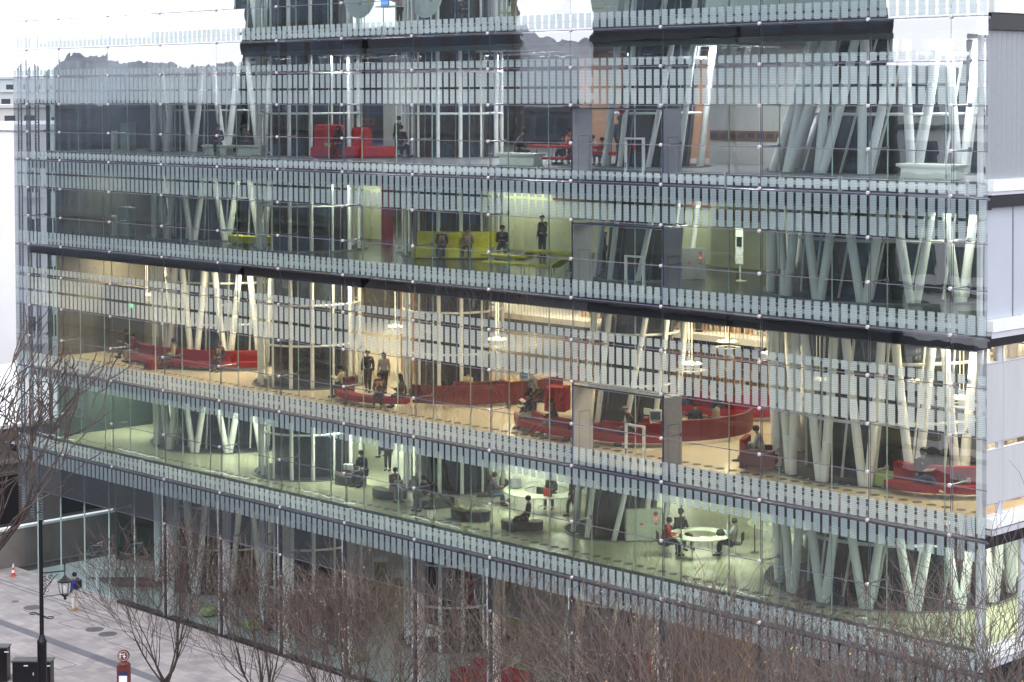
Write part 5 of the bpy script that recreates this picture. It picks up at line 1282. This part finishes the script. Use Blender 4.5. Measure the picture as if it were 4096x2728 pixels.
# second floor
P_(17.3, 4.1, zO, -75, 'sit_read', BLK, BLK, 'person in black beside a white bag on the green floor', s=1.1)
P_(12.9, 8.9, zO, -120, 'stand_walk', DK, JEAN, 'walking person behind the second tube')
P_(15.6, 6.9, zO, -60, 'stand', NAVY, BLK, 'standing person in a long navy coat on the green floor')
P_(20.6, 2.95, zO, -20, 'sit_read', (.13, .085, .05), (.22, .20, .17), 'person in a brown jacket reading a newspaper on an ottoman', book=True)
P_(22.9, 2.7, zO, -90, 'sit_read', BLK, (.16, .15, .13), 'person in black bending over a book on an ottoman', book=True)
P_(28.6, 2.7, zO, 215, 'sit', BLK, BLK, 'person in black sitting upright on the right ottoman')
P_(27.9, 5.9, zO, 220, 'stand_walk', BLK, BLK, 'walking person in black passing the fourth tube')
P_(24.3, 4.9, zO, 60, 'sit_read', (.06, .06, .08), JEAN, 'person in a checked shirt working at the wide ring counter')
P_(26.1, 6.6, zO, -60, 'sit_read', BLK, DK, 'person working inside the wide ring counter')
P_(34.9, 3.45, zO, 55, 'sit_read', (.30, .03, .035), DK, 'student in a red hooded jacket at the ring table')
P_(34.45, 4.9, zO, -20, 'sit_chin', BLK, DK, 'student with a dark cap at the back of the ring table', cap=BLK)
P_(36.7, 5.1, zO, 205, 'sit_chin', GREY, DK, 'student in a grey jacket resting the head on one hand')
# gallery I
P_(21.6, 4.75, zI, -50, 'sit', (.04, .05, .07), DK, 'boy in a navy jumper, left one on the yellow sofa', s=.92)
P_(22.4, 5.45, zI, -50, 'sit', (.22, .15, .12), (.03, .03, .03), 'girl in a brown coat, middle one on the yellow sofa', s=.92, longhair=True)
P_(23.4, 6.5, zI, -50, 'sit_read', BLK, BLK, 'person in black with a paper bag, right one on the yellow sofa')
P_(30.8, 4.6, zI, 200, 'stand', BLK, (.02, .02, .02), 'standing person in a long black coat behind the yellow bench', s=1.05)
P_(30.6, 3.75, zI + .05, 180, 'sit_slump', (.14, .03, .04), BLK, 'person in dark red slumped over the yellow bench')
P_(24.0, 8.2, zI, 180, 'stand', BLK, BLK, 'dark figure behind the yellow sofa')
# gallery F
P_(9.9, 1.95, zF, -30, 'sit_slump', (.03, .03, .035), NAVY, 'person in dark clothes with dangling legs, left one on the white benches')
P_(11.6, 2.45, zF, 190, 'sit_slump', (.12, .11, .12), DK, 'person in a grey jacket bending forward, right one on the white benches')
P_(17.7, 2.65, zF, -60, 'sit_slump', BLK, DK, 'person in black sitting on the high backed red sofa', longhair=True)
P_(19.5, 4.4, zF, 120, 'sit', BLK, BLK, 'dark seated figure at the right end of the red sofa')
P_(18.3, 5.3, zF, 180, 'stand', BLK, BLK, 'dark standing figure right of the red sofa')
P_(28.5, 2.3, zF, 60, 'sit_slump', BLK, BLK, 'person in black bending over the left end of the red bench')
P_(29.7, 3.9, zF, -90, 'sit', (.30, .02, .03), DK, 'person in a red jacket at the red bench', s=1.0)
P_(29.0, 4.3, zF, -30, 'sit', (.06, .08, .12), DK, 'child in a blue grey top left of the red jacket', s=.8)
P_(30.6, 4.2, zF, 200, 'sit', (.5, .5, .52), DK, 'child in a white top right of the red jacket', s=.8)
P_(31.7, 4.6, zF, 95, 'stand', (.03, .04, .07), DK, 'standing person in navy seen from behind at the red bench', s=1.05)
P_(31.5, 3.8, zF, 160, 'sit', (.4, .32, .25), DK, 'child in beige beside the standing person in navy', s=.75)
# top floor
P_(20.7, 3.3, zB, 215, 'stand_reach', (.50, .28, .32), BLK, 'person in a pink shirt standing at the blue laptop', s=1.04)
P_(23.4, 4.2, zB, -20, 'sit_read', BLK, DK, 'person in black seated right of the pink shirted one')
P_(27.9, 2.9, zB, 140, 'stand', (.10, .03, .05), KH, 'person in dark red with a light skirt on the top floor')
P_(30.2, 3.4, zB, 200, 'sit', BLK, DK, 'seated person at the right of the top floor racks')
# pedestrian and cafe guests
P_(4.35, -2.1, 0, 205, 'stand', (.02, .03, .22), (.62, .56, .54), 'pedestrian in a blue jacket and white trousers with a black rucksack', shoe=(.40, .24, .10), bag=True)
P_(13.4, 2.0, .02, -60, 'sit_cross', NAVY, NAVY, 'visitor in navy sitting low behind the ground floor glass')
P_(38.6, 3.2, .02, 40, 'sit', BLK, BLK, 'cafe guest in black, left one of the pair'); P_(40.3, 3.6, .02, 200, 'sit', NAVY, NAVY, 'cafe guest in navy, right one of the pair')
t = empty('cafe_table', 'small wooden cafe table between two dark guests', 'table', (39.5, 3.4, .02)); m = MB(); m.lathe((0, 0, .72), [(.4, 0), (.4, .03), (0, .03)], 24); m.build('tabletop', WOODLT, t); m = MB(); m.lathe((0, 0, 0), [(.25, 0), (.25, .02), (.03, .04), (.03, .72)], 12); m.build('leg', CHROME, t)
for x, y, z, lab in ((38.6, 3.2, .02, 'dark cafe chair under the left guest'), (40.3, 3.6, .02, 'dark cafe chair under the right guest')): office_chair(x, y, z, .6, lab)
# bags and things put down
t = empty('paper_bag', 'beige paper carrier bag standing before the right visitor on the yellow sofa', 'bag', (23.5, 5.75, zI), .6)
m = MB(); m.v += [(-.09, -.2, 0), (.09, -.2, 0), (.09, .2, 0), (-.09, .2, 0), (-.07, -.23, .5), (.07, -.23, .5), (.07, .23, .5), (-.07, .23, .5)]; m.f += [(0, 1, 5, 4), (1, 2, 6, 5), (2, 3, 7, 6), (3, 0, 4, 7), (3, 2, 1, 0)]; m.build('bag_body', plain('kraft_paper', (.50, .42, .34), .7), t, fix=False)
m = MB(); m.tube([(0, -.1, .5), (0, -.06, .6), (0, .06, .6), (0, .1, .5)], .008, 5); m.build('bag_handle', WHITE, t)
t = empty('shopping_bag', 'white printed shopping bag on the ottoman of the green floor', 'bag', (16.7, 3.75, zO + .43), .3)
m = MB(); m.box(-.2, .2, -.1, .1, 0, .42); m.build('bag_body', WHITE, t, bevel=.02); m = MB(); m.box(-.2, .2, -.105, -.1, .08, .2); m.build('printed_patch', plain('patch_blue_red', (.25, .06, .12), .5), t)
m = MB(); m.lathe((0, 0, 0), [(.2, 0), (.24, .12), (.16, .26), (.03, .3)], 14); o = m.build('black_bag', cloth(BLK), None, True); o.location = (47.3, 3.3, zM + .43); tag(o, 'round black bag lying on the corner bench', 'bag')
m = MB(); m.lathe((0, 0, 0), [(.14, 0), (.17, .1), (.1, .2), (.02, .22)], 12); o = m.build('black_bag', cloth(BLK), None, True); o.location = (36.3, 4.9, zO + .73); tag(o, 'small black bag on the right of the student ring table', 'bag')
m = MB(); m.box(-.15, .15, -.1, .1, 0, .16); o = m.build('yellow_bag', cloth((.5, .42, .04)), None, bevel=.04); o.location = (17.2, 2.35, zF + .49); tag(o, 'little yellow bag on the high backed red sofa', 'bag')
for i, (x, y, lab) in enumerate(((35.2, 3.9, 'open papers lying left on the student ring table'), (36.2, 4.1, 'open notebook lying right on the student ring table'))):
    m = MB(); m.obox((x, y, zO + .741), .5, (.3, .42, .012)); tag(m.build('papers', cloth((.66, .66, .6))), lab, 'papers')

# ------------------------------------------------------------------ bare street trees
BARK = plain('bark', (.050, .037, .035), .9, 0, .3, 5, .4); TWIG = plain('twig_bark', (.098, .074, .068), .85, 0, .35, 2); LEAF = plain('dry_leaf', (.34, .20, .10), .8, 0, .3, 9)
def tree(x, y, h, label, seed, spread=.55, trunk_r=.17, dens=1.0, zb=0, lean=(0, 0), leaves=30, thick=1.0):
    rn = random.Random(seed)
    t = empty('bare_tree', label, 'tree', (x, y, zb), 0, 'bare street trees')
    tm, bm_, cm, lm = MB(), MB(), MB(), MB()
    tips = []
    def grow(p, d, L, r, lev):
        n = 4 if lev < 3 else 3; pts = [p.copy()]; rs = [r]; q = p.copy(); dd = d.copy()
        for i in range(n):
            up = .10 if lev < 4 else .03
            dd = (dd + Vector((rn.uniform(-1, 1), rn.uniform(-1, 1), rn.uniform(-.4, .6))) * (.13 + .05 * lev) + Vector((0, 0, up))).normalized()
            q = q + dd * (L / n); pts.append(q.copy()); rs.append(r * (1 - .5 * (i + 1) / n))
        sides = (9, 7, 6, 5, 4, 3, 3)[min(lev, 6)]
        (tm if lev == 0 else bm_ if lev < 3 else cm).tube(pts, rs, sides, False)
        maxlev = 6
        if lev >= maxlev: tips.append(q); return
        if L < .28: tips.append(q); return
        kids_ = (6, 4, 3, 3, 2, 2)[lev] if lev < 6 else 0
        if rn.random() > dens: kids_ = max(1, kids_ - 1)
        for c in range(kids_):
            f = rn.uniform(.45, 1.0) if lev else rn.uniform(.75, 1.0)
            if c == 0: f = 1.0
            k = min(n - 1, int(f * n)); base = pts[k].lerp(pts[k + 1], f * n - k) if k < n else pts[-1]
            if f >= .999: base = pts[-1]
            ang = rn.uniform(.25, .6) if lev else rn.uniform(.25, .62) * (spread / .5)
            if c == 0 and lev: ang = rn.uniform(.05, .25)
            az = rn.uniform(0, 2 * PI) if lev else 2 * PI * c / kids_ + rn.uniform(-.4, .4)
            o1 = dd.orthogonal().normalized(); o2 = dd.cross(o1); nd = (dd * math.cos(ang) + (o1 * math.cos(az) + o2 * math.sin(az)) * math.sin(ang)).normalized()
            rr = rs[k] * (.80 if c == 0 else rn.uniform(.42, .66)); rr = max(rr, .0095 * thick)
            grow(base, nd, L * (rn.uniform(.72, .86) if lev else 1.0 * rn.uniform(.95, 1.15)), rr, lev + 1)
    L0 = h * .21
    grow(Vector((0, 0, 0)), Vector((lean[0], lean[1], 1)).normalized(), L0, trunk_r, 0)
    mz = max(v[2] for v in cm.v); k_ = h / mz
    for mm in (tm, bm_, cm): mm.v = [(v[0] * k_, v[1] * k_, v[2] * k_) for v in mm.v]
    tips = [q * k_ for q in tips]
    for i in range(leaves):
        if not tips: break
        q = rn.choice(tips); a = Vector((rn.uniform(-1, 1), rn.uniform(-1, 1), rn.uniform(-1, 1))).normalized(); b = a.orthogonal().normalized() * .03; a = a * .06
        lm.poly([q, q + a * .5 + b, q + a, q + a * .5 - b])
    tr = tm.build('trunk', BARK, t, True, fix=False); bm_.build('limbs', BARK, t, True, fix=False); cm.build('crown', TWIG, t, fix=False)
    if leaves: lm.build('dry_leaves', LEAF, t, fix=False)
    return t
TREES = [
 (21.2, -8.6, 8.6, 'bare tree fanning out at the left, above the paving bands', 11, .66, .13),
 (26.5, -8.0, 8.6, 'bare tree second from the left in the row before the glass', 12, .60, .14),
 (32.0, -8.6, 8.9, 'bare tree in the middle of the row, below the access box', 14, .62, .15),
 (29.4, -7.4, 8.4, 'slim bare tree between the second and middle trees of the row', 43, .6, .12),
 (45.6, -9.4, 10.4, 'bare tree fourth from the right, before the fifth tube', 17, .64, .17),
 (37.0, -9.0, 9.3, 'bare tree before the red cafe sofa', 15, .64, .16),
 (42.5, -8.6, 10.0, 'bare tree before the warm cafe wall', 16, .64, .16),
 (48.5, -8.4, 11.2, 'bare tree third from the right, before the red corner bench', 18, .64, .2),
 (54.0, -7.2, 13.4, 'tall bare tree before the right corner of the glass', 19, .66, .22),
 (58.5, -6.5, 14.0, 'tallest bare tree at the far right beside the white side wall', 21, .66, .24),
 (53.5, -15.5, 13.2, 'nearest bare tree at the lower right, thick branches', 20, .7, .24),
]
for a in TREES: tree(a[0], a[1], a[2], a[3], a[4], a[5], a[6])
tree(13.7, -13.2, 15.5, 'big dark bare tree reaching in from the left edge', 31, .95, .30, lean=(.12, .12), leaves=160, thick=3.0, dens=.72)
tree(-46, 26, 7, 'small bare tree beside the white shed at far left', 41, .6, .12, leaves=0)
